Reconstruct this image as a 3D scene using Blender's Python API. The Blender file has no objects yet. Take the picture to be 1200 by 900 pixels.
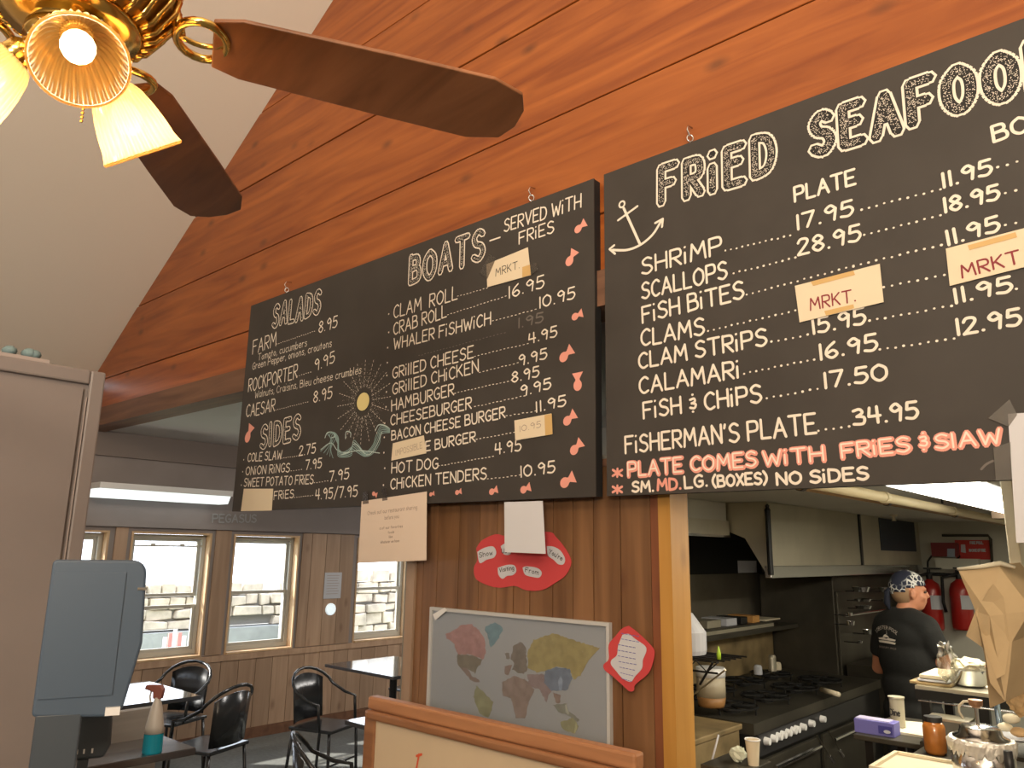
import bpy, bmesh, math, random
from mathutils import Vector, Matrix, Euler
random.seed(7)
PI = math.pi
D = bpy.data
SC = bpy.context.scene
COL = SC.collection
# ------------------------------------------------------------------ camera
CAMZ = 1.82
RM = Matrix(((0.74673293, 0.12904705, 0.65248509),
             (0.66492351, -0.16892186, -0.72755903),
             (0.01632965, 0.97714496, -0.21194593)))
cam_d = D.cameras.new('camera'); cam = D.objects.new('camera', cam_d); COL.objects.link(cam)
cam_d.sensor_fit = 'HORIZONTAL'; cam_d.sensor_width = 36; cam_d.lens = 27.0
cam_d.clip_start = .02; cam_d.clip_end = 300
cam.matrix_world = Matrix.Translation((0, 0, CAMZ)) @ RM.to_4x4()
SC.camera = cam
# ------------------------------------------------------------------ exposure, sky, sun, large lights
SC.view_settings.view_transform = 'Standard'; SC.view_settings.look = 'None'
SC.view_settings.gamma = 1; SC.view_settings.use_curve_mapping = False
SC.view_settings.exposure = 0.35
w = D.worlds.new('sky'); SC.world = w; w.use_nodes = True
bg = w.node_tree.nodes['Background']; bg.inputs[0].default_value = (.86, .93, 1, 1); bg.inputs[1].default_value = 4.2
def sun(rot, e, col):
    l = D.lights.new('sun', 'SUN'); l.energy = e; l.color = col; l.angle = .02
    o = D.objects.new('sun', l); COL.objects.link(o); o.rotation_euler = rot
def aim(v): return Vector(v).to_track_quat('-Z', 'Y').to_euler()
sun(aim((.75, .62, -.75)), 9, (1, .93, .8))
def area(name, loc, d, sx, sy, e, col):
    l = D.lights.new(name, 'AREA'); l.shape = 'RECTANGLE'; l.size = sx; l.size_y = sy; l.energy = e; l.color = col
    o = D.objects.new(name, l); COL.objects.link(o); o.location = loc; o.rotation_euler = aim(d)
    return o
# kitchen tubes, and unseen fill lamps added to brighten counter room, dining room, ceiling
area('counter_room_fill', (1.6, -1.6, 3.6), (-.5, .8, -.5), 1.6, .4, 70, (1, .8, .58))  # unseen lamp added as soft fill for the counter room
area('kitchen_tube_light', (-.3, 5.6, 2.1), (0, 0, -1), .12, 3.4, 36, (1, .90, .70))
area('pass_tube_light', (-.82, 3.9, 2.03), (0, 0, -1), .12, 2.0, 15, (1, .9, .7))
area('dining_fill', (-5.2, 7.0, 2.7), (0, 0, -1), .3, 2.0, 45, (1, .93, .85))
area('dining_fill', (-4.6, 3.4, 2.75), (-.3, 0, -1), .3, 1.4, 30, (1, .93, .85))  # both dining lamps are fill, added to brighten the dining room
area('ceiling_fill', (1.2, -2.4, 2.4), (-.45, .2, 1), .8, .8, 300, (1, .88, .72))  # unseen lamp added to brighten the sloped ceiling
# ------------------------------------------------------------------ helpers
def ray(px, py): return RM @ Vector((px - 600, 450 - py, -900))
C0 = Vector((0, 0, CAMZ))
def atY(px, py, y): r = ray(px, py); return C0 + r * (y / r.y)
def atX(px, py, x): r = ray(px, py); return C0 + r * (x / r.x)
def atZ(px, py, z): r = ray(px, py); return C0 + r * ((z - CAMZ) / r.z)

def link(name, data, parent=None):
    o = D.objects.new(name, data); COL.objects.link(o)
    if parent: o.parent = parent
    return o
def thing(name, label, cat, loc=(0, 0, 0), group=None, rz=0, kind=None):
    o = link(name, None); o.location = loc; o.rotation_euler = (0, 0, rz)
    o.empty_display_size = .1
    tag(o, label, cat, group, kind); return o
def tag(o, label, cat, group=None, kind=None):
    if label: o['label'] = label
    if cat: o['category'] = cat
    if group: o['group'] = group
    if kind: o['kind'] = kind
    return o
def wloc(o):
    v = Vector((0, 0, 0))
    while o: v = v + o.location; o = o.parent
    return v
class MB:
    """collects geometry; build() links it as one mesh object"""
    def __init__(s): s.v = []; s.f = []
    def add(s, vs, fs):
        n = len(s.v); s.v += [Vector(p) for p in vs]; s.f += [tuple(i + n for i in f) for f in fs]; return s
    def box(s, a, b, M=None):
        x0, y0, z0 = a; x1, y1, z1 = b
        vs = [Vector(p) for p in ((x0,y0,z0),(x1,y0,z0),(x1,y1,z0),(x0,y1,z0),(x0,y0,z1),(x1,y0,z1),(x1,y1,z1),(x0,y1,z1))]
        if M: vs = [M @ p for p in vs]
        return s.add(vs, [(0,3,2,1),(4,5,6,7),(0,1,5,4),(1,2,6,5),(2,3,7,6),(3,0,4,7)])
    def tube(s, pts, r, n=8, closed=False, caps=True):
        pts = [Vector(p) for p in pts]; m = len(pts); rings = []
        up = None
        for i, p in enumerate(pts):
            a = pts[(i-1) % m] if (closed or i > 0) else p
            b = pts[(i+1) % m] if (closed or i < m-1) else p
            t = (b - a).normalized()
            if up is None:
                up = Vector((0,0,1)) if abs(t.z) < .9 else Vector((1,0,0))
            u = (up - t * up.dot(t))
            if u.length < 1e-4: u = t.orthogonal()
            u.normalize(); up = u; v = t.cross(u)
            rr = r[i] if isinstance(r, (list, tuple)) else r
            rings.append([p + (u * math.cos(2*PI*k/n) + v * math.sin(2*PI*k/n)) * rr for k in range(n)])
        vs = [q for R_ in rings for q in R_]; fs = []
        for i in range(m if closed else m-1):
            j = (i+1) % m
            for k in range(n):
                fs.append((i*n+k, i*n+(k+1)%n, j*n+(k+1)%n, j*n+k))
        if caps and not closed:
            fs.append(tuple(range(n))[::-1]); fs.append(tuple((m-1)*n+k for k in range(n)))
        return s.add(vs, fs)
    def lathe(s, prof, n=24, M=None, flute=0, nf=24):
        """prof: (radius, height) pairs"""
        vs = []; fs = []
        for r, z in prof:
            for k in range(n):
                a = 2*PI*k/n
                rr = r * (1 + flute * math.cos(nf*a)) if flute else r
                p = Vector((rr*math.cos(a), rr*math.sin(a), z))
                vs.append(M @ p if M else p)
        for i in range(len(prof)-1):
            for k in range(n):
                fs.append((i*n+k, i*n+(k+1)%n, (i+1)*n+(k+1)%n, (i+1)*n+k))
        if prof[0][0] > 1e-4: fs.append(tuple(range(n))[::-1])
        if prof[-1][0] > 1e-4: fs.append(tuple((len(prof)-1)*n+k for k in range(n)))
        return s.add(vs, fs)
    def cyl(s, a, b, r, n=16): return s.tube([a, b], r, n)
    def prism(s, poly, f0, f1):
        """poly of 2d points mapped by f0 (back) and f1 (front)"""
        n = len(poly); vs = [f0(*p) for p in poly] + [f1(*p) for p in poly]
        fs = [tuple(range(n))[::-1], tuple(range(n, 2*n))] + [(i, (i+1)%n, n+(i+1)%n, n+i) for i in range(n)]
        return s.add(vs, fs)
    def ell(s, c, r, n=14, m=8, M=None):
        vs = []; fs = []
        for i in range(m+1):
            t = PI*i/m
            for k in range(n):
                a = 2*PI*k/n
                p = Vector((r[0]*math.sin(t)*math.cos(a), r[1]*math.sin(t)*math.sin(a), r[2]*math.cos(t)))
                if M: p = M @ p
                vs.append(Vector(c) + p)
        for i in range(m):
            for k in range(n): fs.append((i*n+k, (i+1)*n+k, (i+1)*n+(k+1)%n, i*n+(k+1)%n))
        return s.add(vs, fs)
    def build(s, name, mat, parent=None, world=False, smooth=False, bevel=0, kind=None, label=None, merge=False):
        me = D.meshes.new(name)
        off = wloc(parent) if (world and parent) else Vector((0,0,0))
        me.from_pydata([tuple(p - off) for p in s.v], [], s.f); me.update()
        if merge or bevel or smooth:
            bm = bmesh.new(); bm.from_mesh(me)
            bmesh.ops.remove_doubles(bm, verts=bm.verts, dist=1e-5)
            bmesh.ops.recalc_face_normals(bm, faces=bm.faces)
            bm.to_mesh(me); bm.free()
        me.materials.append(mat)
        if smooth:
            for p in me.polygons: p.use_smooth = True
        o = link(name, me, parent)
        if bevel:
            b = o.modifiers.new('bevel', 'BEVEL'); b.width = bevel; b.segments = 2; b.limit_method = 'ANGLE'; b.angle_limit = .6
        if kind: o['kind'] = kind
        if label: o['label'] = label
        return o
def B(a, b): return MB().box(a, b)
def copy_tree(o, parent=None):
    c = o.copy(); COL.objects.link(c); c.parent = parent
    for ch in [x for x in o.children]: copy_tree(ch, c)
    return c
# ------------------------------------------------------------------ materials
def mat(name, col, rough=.6, metal=0, spec=.5, trans=0, emit=None, es=0, alpha=1, bump=0, bscale=40, var=0, vscale=6, coat=0):
    m = D.materials.new(name); m.use_nodes = True; nt = m.node_tree; p = nt.nodes['Principled BSDF']
    p.inputs['Base Color'].default_value = (*col, 1); p.inputs['Roughness'].default_value = rough
    p.inputs['Metallic'].default_value = metal; p.inputs['Specular IOR Level'].default_value = spec
    p.inputs['Transmission Weight'].default_value = trans; p.inputs['Alpha'].default_value = alpha
    p.inputs['Coat Weight'].default_value = coat
    if emit: p.inputs['Emission Color'].default_value = (*emit, 1); p.inputs['Emission Strength'].default_value = es
    tc = nt.nodes.new('ShaderNodeTexCoord')
    if var:
        n = nt.nodes.new('ShaderNodeTexNoise'); n.inputs['Scale'].default_value = vscale; n.inputs['Detail'].default_value = 6
        nt.links.new(tc.outputs['Object'], n.inputs['Vector'])
        r = nt.nodes.new('ShaderNodeValToRGB')
        r.color_ramp.elements[0].position = .3; r.color_ramp.elements[1].position = .7
        r.color_ramp.elements[0].color = (*[c*(1-var) for c in col], 1)
        r.color_ramp.elements[1].color = (*[min(1, c*(1+var)) for c in col], 1)
        nt.links.new(n.outputs['Fac'], r.inputs[0]); nt.links.new(r.outputs[0], p.inputs['Base Color'])
    if bump:
        n2 = nt.nodes.new('ShaderNodeTexNoise'); n2.inputs['Scale'].default_value = bscale; n2.inputs['Detail'].default_value = 5
        nt.links.new(tc.outputs['Object'], n2.inputs['Vector'])
        b = nt.nodes.new('ShaderNodeBump'); b.inputs['Strength'].default_value = bump; b.inputs['Distance'].default_value = .004
        nt.links.new(n2.outputs['Fac'], b.inputs['Height']); nt.links.new(b.outputs[0], p.inputs['Normal'])
    return m
def wood(name, dark, light, axis='X', rough=.45, scale=1.0, knots=.5, knotcol=(.09,.03,.012)):
    m = D.materials.new(name); m.use_nodes = True; nt = m.node_tree; N = nt.nodes; L = nt.links; p = N['Principled BSDF']
    p.inputs['Roughness'].default_value = rough
    tc = N.new('ShaderNodeTexCoord'); oi = N.new('ShaderNodeObjectInfo')
    mp = N.new('ShaderNodeMapping'); add = N.new('ShaderNodeVectorMath'); add.operation = 'ADD'
    mul = N.new('ShaderNodeVectorMath'); mul.operation = 'SCALE'; mul.inputs[3].default_value = 37
    cx = N.new('ShaderNodeCombineXYZ')
    for i in range(3): L.new(oi.outputs['Random'], cx.inputs[i])
    L.new(cx.outputs[0], mul.inputs[0]); L.new(tc.outputs['Object'], add.inputs[0]); L.new(mul.outputs[0], add.inputs[1])
    s = [14*scale]*3; s['XYZ'.index(axis)] = 1.1*scale
    mp.inputs['Scale'].default_value = s; L.new(add.outputs[0], mp.inputs[0])
    n1 = N.new('ShaderNodeTexNoise'); n1.inputs['Scale'].default_value = 1; n1.inputs['Detail'].default_value = 7; n1.inputs['Distortion'].default_value = .8
    L.new(mp.outputs[0], n1.inputs['Vector'])
    r = N.new('ShaderNodeValToRGB'); e = r.color_ramp.elements; e[0].position = .3; e[1].position = .72
    e[0].color = (*dark, 1); e[1].color = (*light, 1); L.new(n1.outputs['Fac'], r.inputs[0])
    # knots
    mp2 = N.new('ShaderNodeMapping'); s2 = [5.0*scale]*3; s2['XYZ'.index(axis)] = 2.6*scale; mp2.inputs['Scale'].default_value = s2
    L.new(add.outputs[0], mp2.inputs[0])
    vo = N.new('ShaderNodeTexVoronoi'); vo.inputs['Scale'].default_value = 1; L.new(mp2.outputs[0], vo.inputs['Vector'])
    r2 = N.new('ShaderNodeValToRGB'); f = r2.color_ramp.elements; f[0].position = .04; f[1].position = .17
    f[0].color = (knots, knots, knots, 1); f[1].color = (0, 0, 0, 1); L.new(vo.outputs['Distance'], r2.inputs[0])
    mx = N.new('ShaderNodeMixRGB'); L.new(r2.outputs[0], mx.inputs[0]); L.new(r.outputs[0], mx.inputs[1]); mx.inputs[2].default_value = (*knotcol, 1)
    # plank to plank tone
    hs = N.new('ShaderNodeHueSaturation'); mr = N.new('ShaderNodeMapRange'); mr.inputs[3].default_value = .82; mr.inputs[4].default_value = 1.15
    L.new(oi.outputs['Random'], mr.inputs[0]); L.new(mr.outputs[0], hs.inputs['Value']); L.new(mx.outputs[0], hs.inputs['Color'])
    L.new(hs.outputs[0], p.inputs['Base Color'])
    b = N.new('ShaderNodeBump'); b.inputs['Strength'].default_value = .12; b.inputs['Distance'].default_value = .003
    L.new(n1.outputs['Fac'], b.inputs['Height']); L.new(b.outputs[0], p.inputs['Normal'])
    return m
def glassmat(name, tint=(1,1,1), gloss=.12, rough=.02):
    m = D.materials.new(name); m.use_nodes = True; nt = m.node_tree; N = nt.nodes; N.clear()
    o = N.new('ShaderNodeOutputMaterial'); mx = N.new('ShaderNodeMixShader'); t = N.new('ShaderNodeBsdfTransparent'); g = N.new('ShaderNodeBsdfGlossy')
    t.inputs[0].default_value = (*tint, 1); g.inputs['Roughness'].default_value = rough; mx.inputs[0].default_value = gloss
    nt.links.new(t.outputs[0], mx.inputs[1]); nt.links.new(g.outputs[0], mx.inputs[2]); nt.links.new(mx.outputs[0], o.inputs[0])
    return m
def shademat(name, col, k=.6):
    m = D.materials.new(name); m.use_nodes = True; nt = m.node_tree; N = nt.nodes; N.clear(); L = nt.links
    o = N.new('ShaderNodeOutputMaterial'); a = N.new('ShaderNodeMixShader'); b = N.new('ShaderNodeMixShader')
    t = N.new('ShaderNodeBsdfTranslucent'); tr = N.new('ShaderNodeBsdfTransparent'); g = N.new('ShaderNodeBsdfGlossy')
    t.inputs[0].default_value = (*col, 1); tr.inputs[0].default_value = (*col, 1); g.inputs['Roughness'].default_value = .15
    a.inputs[0].default_value = k; L.new(tr.outputs[0], a.inputs[1]); L.new(t.outputs[0], a.inputs[2])
    b.inputs[0].default_value = .07; L.new(a.outputs[0], b.inputs[1]); L.new(g.outputs[0], b.inputs[2]); L.new(b.outputs[0], o.inputs[0])
    return m
M_gable = wood('orange_pine', (.22,.050,.009), (.42,.122,.023), 'X', .38, 1.0, .65)
M_beam = wood('beam_wood', (.15,.07,.04), (.26,.13,.075), 'X', .6)
M_plankw = wood('pine_plank_wall', (.36,.235,.155), (.48,.33,.225), 'Z', .5, 1.0, .45)
M_mapw = wood('honey_plank_wall', (.135,.062,.026), (.26,.130,.058), 'Z', .45, 1.0, .6)
M_trimw = wood('honey_trim', (.46,.22,.04), (.58,.30,.07), 'Z', .5, 1.0, .3)
M_jambd = wood('red_brown_trim', (.16,.05,.02), (.25,.085,.035), 'Z', .5, 1.0, .3)
M_signw = wood('sign_frame_wood', (.26,.115,.055), (.40,.19,.09), 'X', .35, 1.6, .2)
M_blade = wood('blade_wood', (.16,.062,.026), (.27,.11,.048), 'X', .4, 1.5, .1)
M_lpine = wood('light_pine_jamb', (.55,.36,.2), (.72,.5,.3), 'Z', .55, 1.0, .4)
M_ceil = mat('painted_ceiling', (.76,.69,.60), .9, bump=.1, bscale=60)
M_dceil = mat('dining_ceiling_board', (.60,.59,.58), .9)
M_kceil = mat('kitchen_ceiling_panel', (.62,.60,.52), .7, var=.06, vscale=2)
M_wallp = mat('painted_wall', (.5,.47,.42), .85)
M_kwall = mat('kitchen_wall_paint', (.62,.61,.52), .7, var=.06, vscale=3)
M_upw = mat('upper_wall_panel', (.27,.235,.225), .8, var=.08, vscale=2)
M_floor = mat('dark_carpet_floor', (.15,.155,.145), .9, bump=.3, bscale=200, var=.15, vscale=30)
M_kfloor = mat('kitchen_tile_floor', (.05,.04,.035), .6)
M_board = mat('blackboard_paint', (.050,.043,.038), .6, spec=.35, var=.12, vscale=4)
M_boarde = mat('blackboard_edge', (.012,.011,.011), .7)
M_chalk = mat('cream_paint_marker', (.80,.72,.62), .8)
M_dull = mat('smudged_marker', (.16,.14,.125), .8)
M_ink = mat('black_marker', (.025,.022,.022), .8)
M_pink = mat('pink_paint_marker', (.78,.33,.26), .75)
M_redink = mat('dark_red_marker', (.25,.03,.04), .7)
M_orink = mat('red_marker', (.65,.10,.04), .6)
M_sun = mat('yellow_paint', (.78,.66,.30), .7)
M_teal = mat('teal_chalk', (.25,.37,.36), .9)
M_teal2 = mat('pale_teal_chalk', (.5,.6,.58), .9)
M_card = mat('cream_index_card', (.74,.62,.45), .8)
M_tape = mat('yellowed_tape', (.62,.40,.16), .4)
M_ctape = glassmat('clear_tape', (.72,.70,.68), .12, .3)
M_paper = mat('white_paper', (.62,.62,.66), .8)
M_notice = mat('peach_paper', (.74,.60,.49), .8)
M_grink = mat('grey_print', (.36,.27,.22), .8)
M_red = mat('red_construction_paper', (.55,.055,.06), .8)
M_cloud = mat('grey_white_paper', (.55,.56,.60), .8)
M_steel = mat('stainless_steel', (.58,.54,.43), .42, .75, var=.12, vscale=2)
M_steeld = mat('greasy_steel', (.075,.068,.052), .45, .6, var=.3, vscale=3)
M_steelb = mat('bright_steel', (.72,.73,.74), .18, 1)
M_black = mat('black_metal', (.015,.015,.015), .4, .3)
M_blackp = mat('black_plastic', (.02,.02,.022), .45)
M_brass = mat('polished_brass', (.85,.56,.16), .18, 1)
M_white = mat('white_plastic', (.75,.75,.75), .4)
M_vinyl = mat('beige_vinyl_sash', (.48,.47,.42), .5)
M_glass = glassmat('window_glass', (.97,.98,1), .05)
M_stone = mat('field_stone', (.50,.43,.35), .9, bump=.6, bscale=10, var=.3, vscale=5)
M_mortar = mat('wall_core', (.22,.21,.19), .95)
M_conc = mat('grey_concrete_kerb', (.34,.35,.35), .9, var=.1)
M_grass = mat('short_grass', (.30,.36,.20), .95, bump=.5, bscale=30, var=.3, vscale=9)
M_pave = mat('pale_gravel', (.5,.48,.44), .95, var=.15, vscale=4)
M_cab = mat('brown_grey_laminate', (.21,.18,.17), .45, spec=.4, var=.05, vscale=3)
M_cabedge = mat('pale_edge_strip', (.34,.29,.27), .25)
M_mon = mat('haze_tint_plastic', (.06,.09,.135), .45)  # bluish lens glare is put into the monitor's plastic colour
M_darkg = mat('dark_grey_plastic', (.045,.058,.075), .5)
M_greyw = wood('grey_weathered_board', (.34,.35,.36), (.48,.48,.48), 'Y', .7, 1.0, .2)
M_tabtop = mat('glossy_dark_table', (.06,.06,.065), .12, coat=.6)
M_blackch = mat('black_chair_metal', (.045,.047,.05), .22, .5)
M_skin = mat('skin', (.58,.25,.14), .55)
M_hair = mat('light_brown_hair', (.36,.22,.12), .85)
M_shirt = mat('black_cotton', (.010,.010,.009), .85, bump=.3, bscale=60)
M_pant = mat('dark_trousers', (.012,.012,.013), .9)
M_bag = mat('brown_kraft_paper', (.50,.37,.21), .85, bump=.15, bscale=20, var=.08, vscale=8)
M_rede = mat('red_enamel', (.42,.02,.015), .3, coat=.4)
M_foil = mat('aluminium_foil', (.80,.77,.70), .5, .45, bump=1.0, bscale=60)
M_film = glassmat('plastic_film', (.90,.89,.82), .35, .25)
M_cream = mat('cream_paint', (.68,.60,.44), .6)
M_pipe = mat('cream_pipe', (.68,.56,.34), .5)
M_brown = mat('rusty_brown_pipe', (.32,.20,.09), .7)
M_stain = mat('stained_cream_steel', (.30,.22,.11), .5, .3, var=.5, vscale=4)
M_tube = mat('lit_fluorescent_lens', (1,1,1), .5, emit=(1,.96,.82), es=7)
M_dtube = mat('dining_lens', (.8,.8,.8), .5, emit=(.9,1,.97), es=.75)
M_bulb = mat('lit_bulb', (1,1,1), .5, emit=(1,.80,.46), es=10)
M_shade = shademat('ribbed_frosted_glass', (.50,.35,.17), .85)
M_blue = mat('blue_liquid', (.02,.42,.60), .15, trans=.3)
M_bottle = mat('frosted_bottle', (.55,.52,.48), .4)
M_food = mat('toast_brown', (.5,.33,.16), .8, var=.3, vscale=20)
M_amber = mat('amber_liquid', (.45,.16,.03), .25, coat=.5, var=.2, vscale=20)
M_box = mat('blue_violet_card', (.15,.14,.42), .6)
M_sea = mat('map_sea_print', (.43,.46,.50), .5)
# ------------------------------------------------------------------ stroke lettering
G = {
'A':'0,0 3,10 6,0|1.2,3.6 4.8,3.6','B':'0,0 0,10|~0,10 4,9.6 4.2,6.2 0,5.4|~0,5.4 4.6,5 5,.8 0,0','C':'~5,8.6 3,10 .4,7.5 .2,3 2.4,.1 5,1.2',
'D':'0,0 0,10|~0,10 4,9 5.4,5 4,1 0,0','E':'5,10 0,10 0,0 5,0|0,5.2 4,5.2','F':'5.2,10 0,10 0,0|0,5.2 4,5.2','G':'~5,8.8 3,10 .4,7.5 .2,3 2.4,.1 5,1.4 5,4.4|5.2,4.4 3,4.4',
'H':'0,0 0,10|5.4,0 5.4,10|0,5 5.4,5','I':'0,0 0,10','J':'4,10 4,2|~4,2 2.6,0 .4,1.4','K':'0,0 0,10|4.8,10 0,4.4|1.5,5.8 5,0','L':'0,10 0,0 4.6,0',
'M':'0,0 .7,10 3.4,3.6 6,10 6.8,0','N':'0,0 0,10 5.2,0 5.2,10','O':'~3,10 .3,7.4 .3,2.6 3,0 5.7,2.6 5.7,7.4 3,10','P':'0,0 0,10|~0,10 4.6,9.6 4.8,5.2 0,4.6',
'Q':'~3,10 .3,7.4 .3,2.6 3,0 5.7,2.6 5.7,7.4 3,10|3.6,2.6 6,-.6','R':'0,0 0,10|~0,10 4.4,9.6 4.6,5.6 0,4.8|1.6,4.8 5,0','S':'~4.8,8.8 2.6,10 .4,8.2 1.2,5.8 4,4.6 5,2.2 2.8,0 0,1.2',
'T':'0,10 6,10|3,10 3,0','U':'0,10 0,3|~0,3 1.2,.2 4,.2 5.2,3|5.2,3 5.2,10','V':'0,10 2.8,0 5.6,10','W':'0,10 1.8,0 3.8,7 5.8,0 7.6,10','X':'0,0 5,10|0,10 5,0','Y':'0,10 2.7,5 5.4,10|2.7,5 2.7,0','Z':'0,10 5,10 0,0 5,0',
'0':'~2.6,10 .2,7.4 .2,2.6 2.6,0 5,2.6 5,7.4 2.6,10','1':'.6,0 .6,10','2':'~.2,7.6 1.4,9.8 4,9.4 4.2,6.6 0,0|0,0 4.8,0','3':'~.2,9.2 3,9.9 4.2,7.6 1.6,5.4|~1.6,5.4 4.8,4.4 4.2,.6 0,.8',
'4':'3.8,0 3.8,10|.6,9.6 0,4.2 5,4.2','5':'4.6,10 .9,10 .5,5.8|~.5,5.8 3.6,6 4.8,3.2 3,.2 0,.8','6':'~3.8,10 .8,6.4 .2,2.4 2.4,0 4.6,2.2 3,4.8 .4,3','7':'0,10 4.8,10 1.8,0','8':'~2.4,5.4 .4,7.6 2.4,10 4.4,7.6 2.4,5.4 .1,2.6 2.4,0 4.7,2.6 2.4,5.4',
'9':'~4.4,7.2 2.4,10 .2,7.6 1.8,5.4 4.4,7.2|4.4,7.6 3.6,0','.':'.3,.3 .5,.3','-':'0,5 4,5','/':'0,-1 4,11','*':'0,2 5,8|0,8 5,2|2.5,1 2.5,9',"'":'.4,10 0,8',',':'.6,.8 0,-1.4','(':'~2,11 0,7 0,3 2,-1',')':'~0,11 2,7 2,3 0,-1',
'&':'~.4,7.4 2.6,7.8 3,6 1.2,5|~1.2,5 3.4,4 2.6,1.8 .2,2.4|1.8,10 2,10|1.6,-.2 1.8,-.2',
'i':'0,0 0,6.4|0,9.8 .15,9.9','~':'0,3 3,4 6,3',':':'.3,2 .4,2|.3,6 .4,6',
'a':'~4,5.8 1.6,6.4 .2,3.2 1.6,.1 4,2|4,6.2 4,0','b':'0,10 0,0|~0,4.6 2.4,6.2 4,3.2 2.2,0 0,1','c':'~4,5.4 2,6.3 .2,3.2 2,0 4,.8','d':'4,10 4,0|~4,4.6 1.6,6.2 0,3.2 1.8,0 4,1','e':'~.2,3.4 4,3.6 3,6.2 .6,5.4 .3,1.4 2.4,0 4,.9',
'f':'~3.4,9.6 1.6,9.6 1.3,7 1.3,0|0,6 3,6','g':'~4,5.4 1.6,6.4 .2,3.4 1.6,.6 4,2.2|~4,6.2 4,-2 2,-3.4 .2,-2.4','h':'0,10 0,0|~0,4.4 2,6.4 3.8,4.6 3.8,0','k':'0,10 0,0|3.4,6.2 0,2.8|1.2,3.8 3.6,0','l':'0,10 0,0','m':'0,6.4 0,0|~0,4.8 1.6,6.4 2.8,4.8 2.8,0|~2.8,4.8 4.4,6.4 5.6,4.8 5.6,0',
'n':'0,6.4 0,0|~0,4.6 2,6.4 3.8,4.6 3.8,0','o':'~2,6.3 .1,3.2 2,0 3.9,3.2 2,6.3','p':'0,6.2 0,-3|~0,4.6 2.4,6.2 4,3.2 2.2,0 0,1','r':'0,6.4 0,0|~0,4.2 1.4,6.2 3,6','s':'~3.4,5.6 1.6,6.4 .5,4.8 3,2.6 2.6,.2 0,.6','t':'1.4,9 1.4,0|0,6.2 3,6.2',
'u':'~0,6.4 0,1.4 2,0 3.8,1.6|3.8,6.4 3.8,0','v':'0,6.2 1.8,0 3.6,6.2','w':'0,6.2 1.3,0 2.6,5 3.9,0 5.2,6.2','y':'0,6.2 2,1|4,6.2 .8,-3','x':'0,0 3.6,6.2|0,6.2 3.6,0','j':'~1.6,6.2 1.6,-2 0,-3','q':'4,6.2 4,-3|~4,4.6 1.6,6.2 0,3.2 1.8,0 4,1','z':'0,6.2 3.4,6.2 0,0 3.6,0'}
def catmull(P, k=5):
    if len(P) < 3: return P
    out = []; Q = [P[0]] + P + [P[-1]]
    for i in range(1, len(Q)-2):
        for j in range(k):
            t = j/k; a, b, c, d = Q[i-1], Q[i], Q[i+1], Q[i+2]
            out.append(tuple(.5*((2*b[n]) + (-a[n]+c[n])*t + (2*a[n]-5*b[n]+4*c[n]-d[n])*t*t + (-a[n]+3*b[n]-3*c[n]+d[n])*t**3) for n in (0,1)))
    out.append(P[-1]); return out
def parse(g):
    res = []
    for st in g.split('|'):
        sm = st.startswith('~'); st = st.lstrip('~')
        P = [tuple(float(v) for v in q.split(',')) for q in st.split()]
        res.append(catmull(P) if sm else P)
    return res
GP = {k: parse(v) for k, v in G.items()}
GW = {k: max(.8, max(p[0] for s in v for p in s)) for k, v in GP.items()}
def layout(t, gap=1.9):
    x = 0; out = []
    for ch in t:
        if ch == ' ': x += 3.2; continue
        for st in GP[ch]: out.append([(x+p[0], p[1]) for p in st])
        x += GW[ch] + gap
    return out, max(x - gap, .1)
def ribbon(mb, st, r, F):
    """flat stroke with round joins; F maps 2d metres to 3d; pieces stacked by microns"""
    F0 = F; o0 = F0(0, 0); nn = (F0(1e-3, 0)-o0).cross(F0(0, 1e-3)-o0).normalized()
    cnt = [getattr(mb, 'c', 0)]
    def F(x, z): return F0(x, z) + nn*(5e-6*(cnt[0] % 97))
    for i, p in enumerate(st):
        if i:
            q = st[i-1]; dx, dy = p[0]-q[0], p[1]-q[1]; l = math.hypot(dx, dy)
            if l > 1e-6:
                nx, ny = -dy/l*r, dx/l*r
                cnt[0] += 1; mb.add([F(q[0]-nx, q[1]-ny), F(p[0]-nx, p[1]-ny), F(p[0]+nx, p[1]+ny), F(q[0]+nx, q[1]+ny)], [(0,1,2,3)])
        cnt[0] += 1; mb.add([F(p[0]+r*math.cos(a*PI/3), p[1]+r*math.sin(a*PI/3)) for a in range(6)], [tuple(range(6))])
    mb.c = cnt[0]
def text(mb, t, a, b, h, r, F, gap=1.9, jit=.25):
    """a, b: baseline ends in plane metres, h: cap height in metres"""
    sts, wd = layout(t, gap); a = Vector(a); b = Vector(b); L = (b-a).length; u = (b-a).normalized(); v = Vector((-u.y, u.x))
    sx = L/wd; sy = h/10
    rnd = random.Random(t)
    out = []
    for st in sts:
        jy = rnd.uniform(-jit, jit)
        q = [tuple(a + u*(p[0]*sx) + v*((p[1]+jy)*sy)) for p in st]
        out.append(q); 
        if mb is not None: ribbon(mb, q, r, F)
    return out
def fan_face(mb, poly, F):
    mb.add([F(*p) for p in poly], [tuple(range(len(poly)))])
# ================================================================== STRUCTURE
YG = 2.45        # gable wall plane
XW = -7.2        # window wall plane
KC = CAMZ + .336 # kitchen ceiling
DC = 2.80        # dining ceiling
def struct(name, mb, m, **k): return tag(mb.build(name, m, **k), None, None, None, 'structure')
struct('floor', B((XW-.2, -3.6, -.1), (4.1, 9.2, 0)), M_floor)
struct('floor_kitchen', B((-3.0, 2.6, 0), (1.6, 8.3, .004)), M_kfloor)
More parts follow.
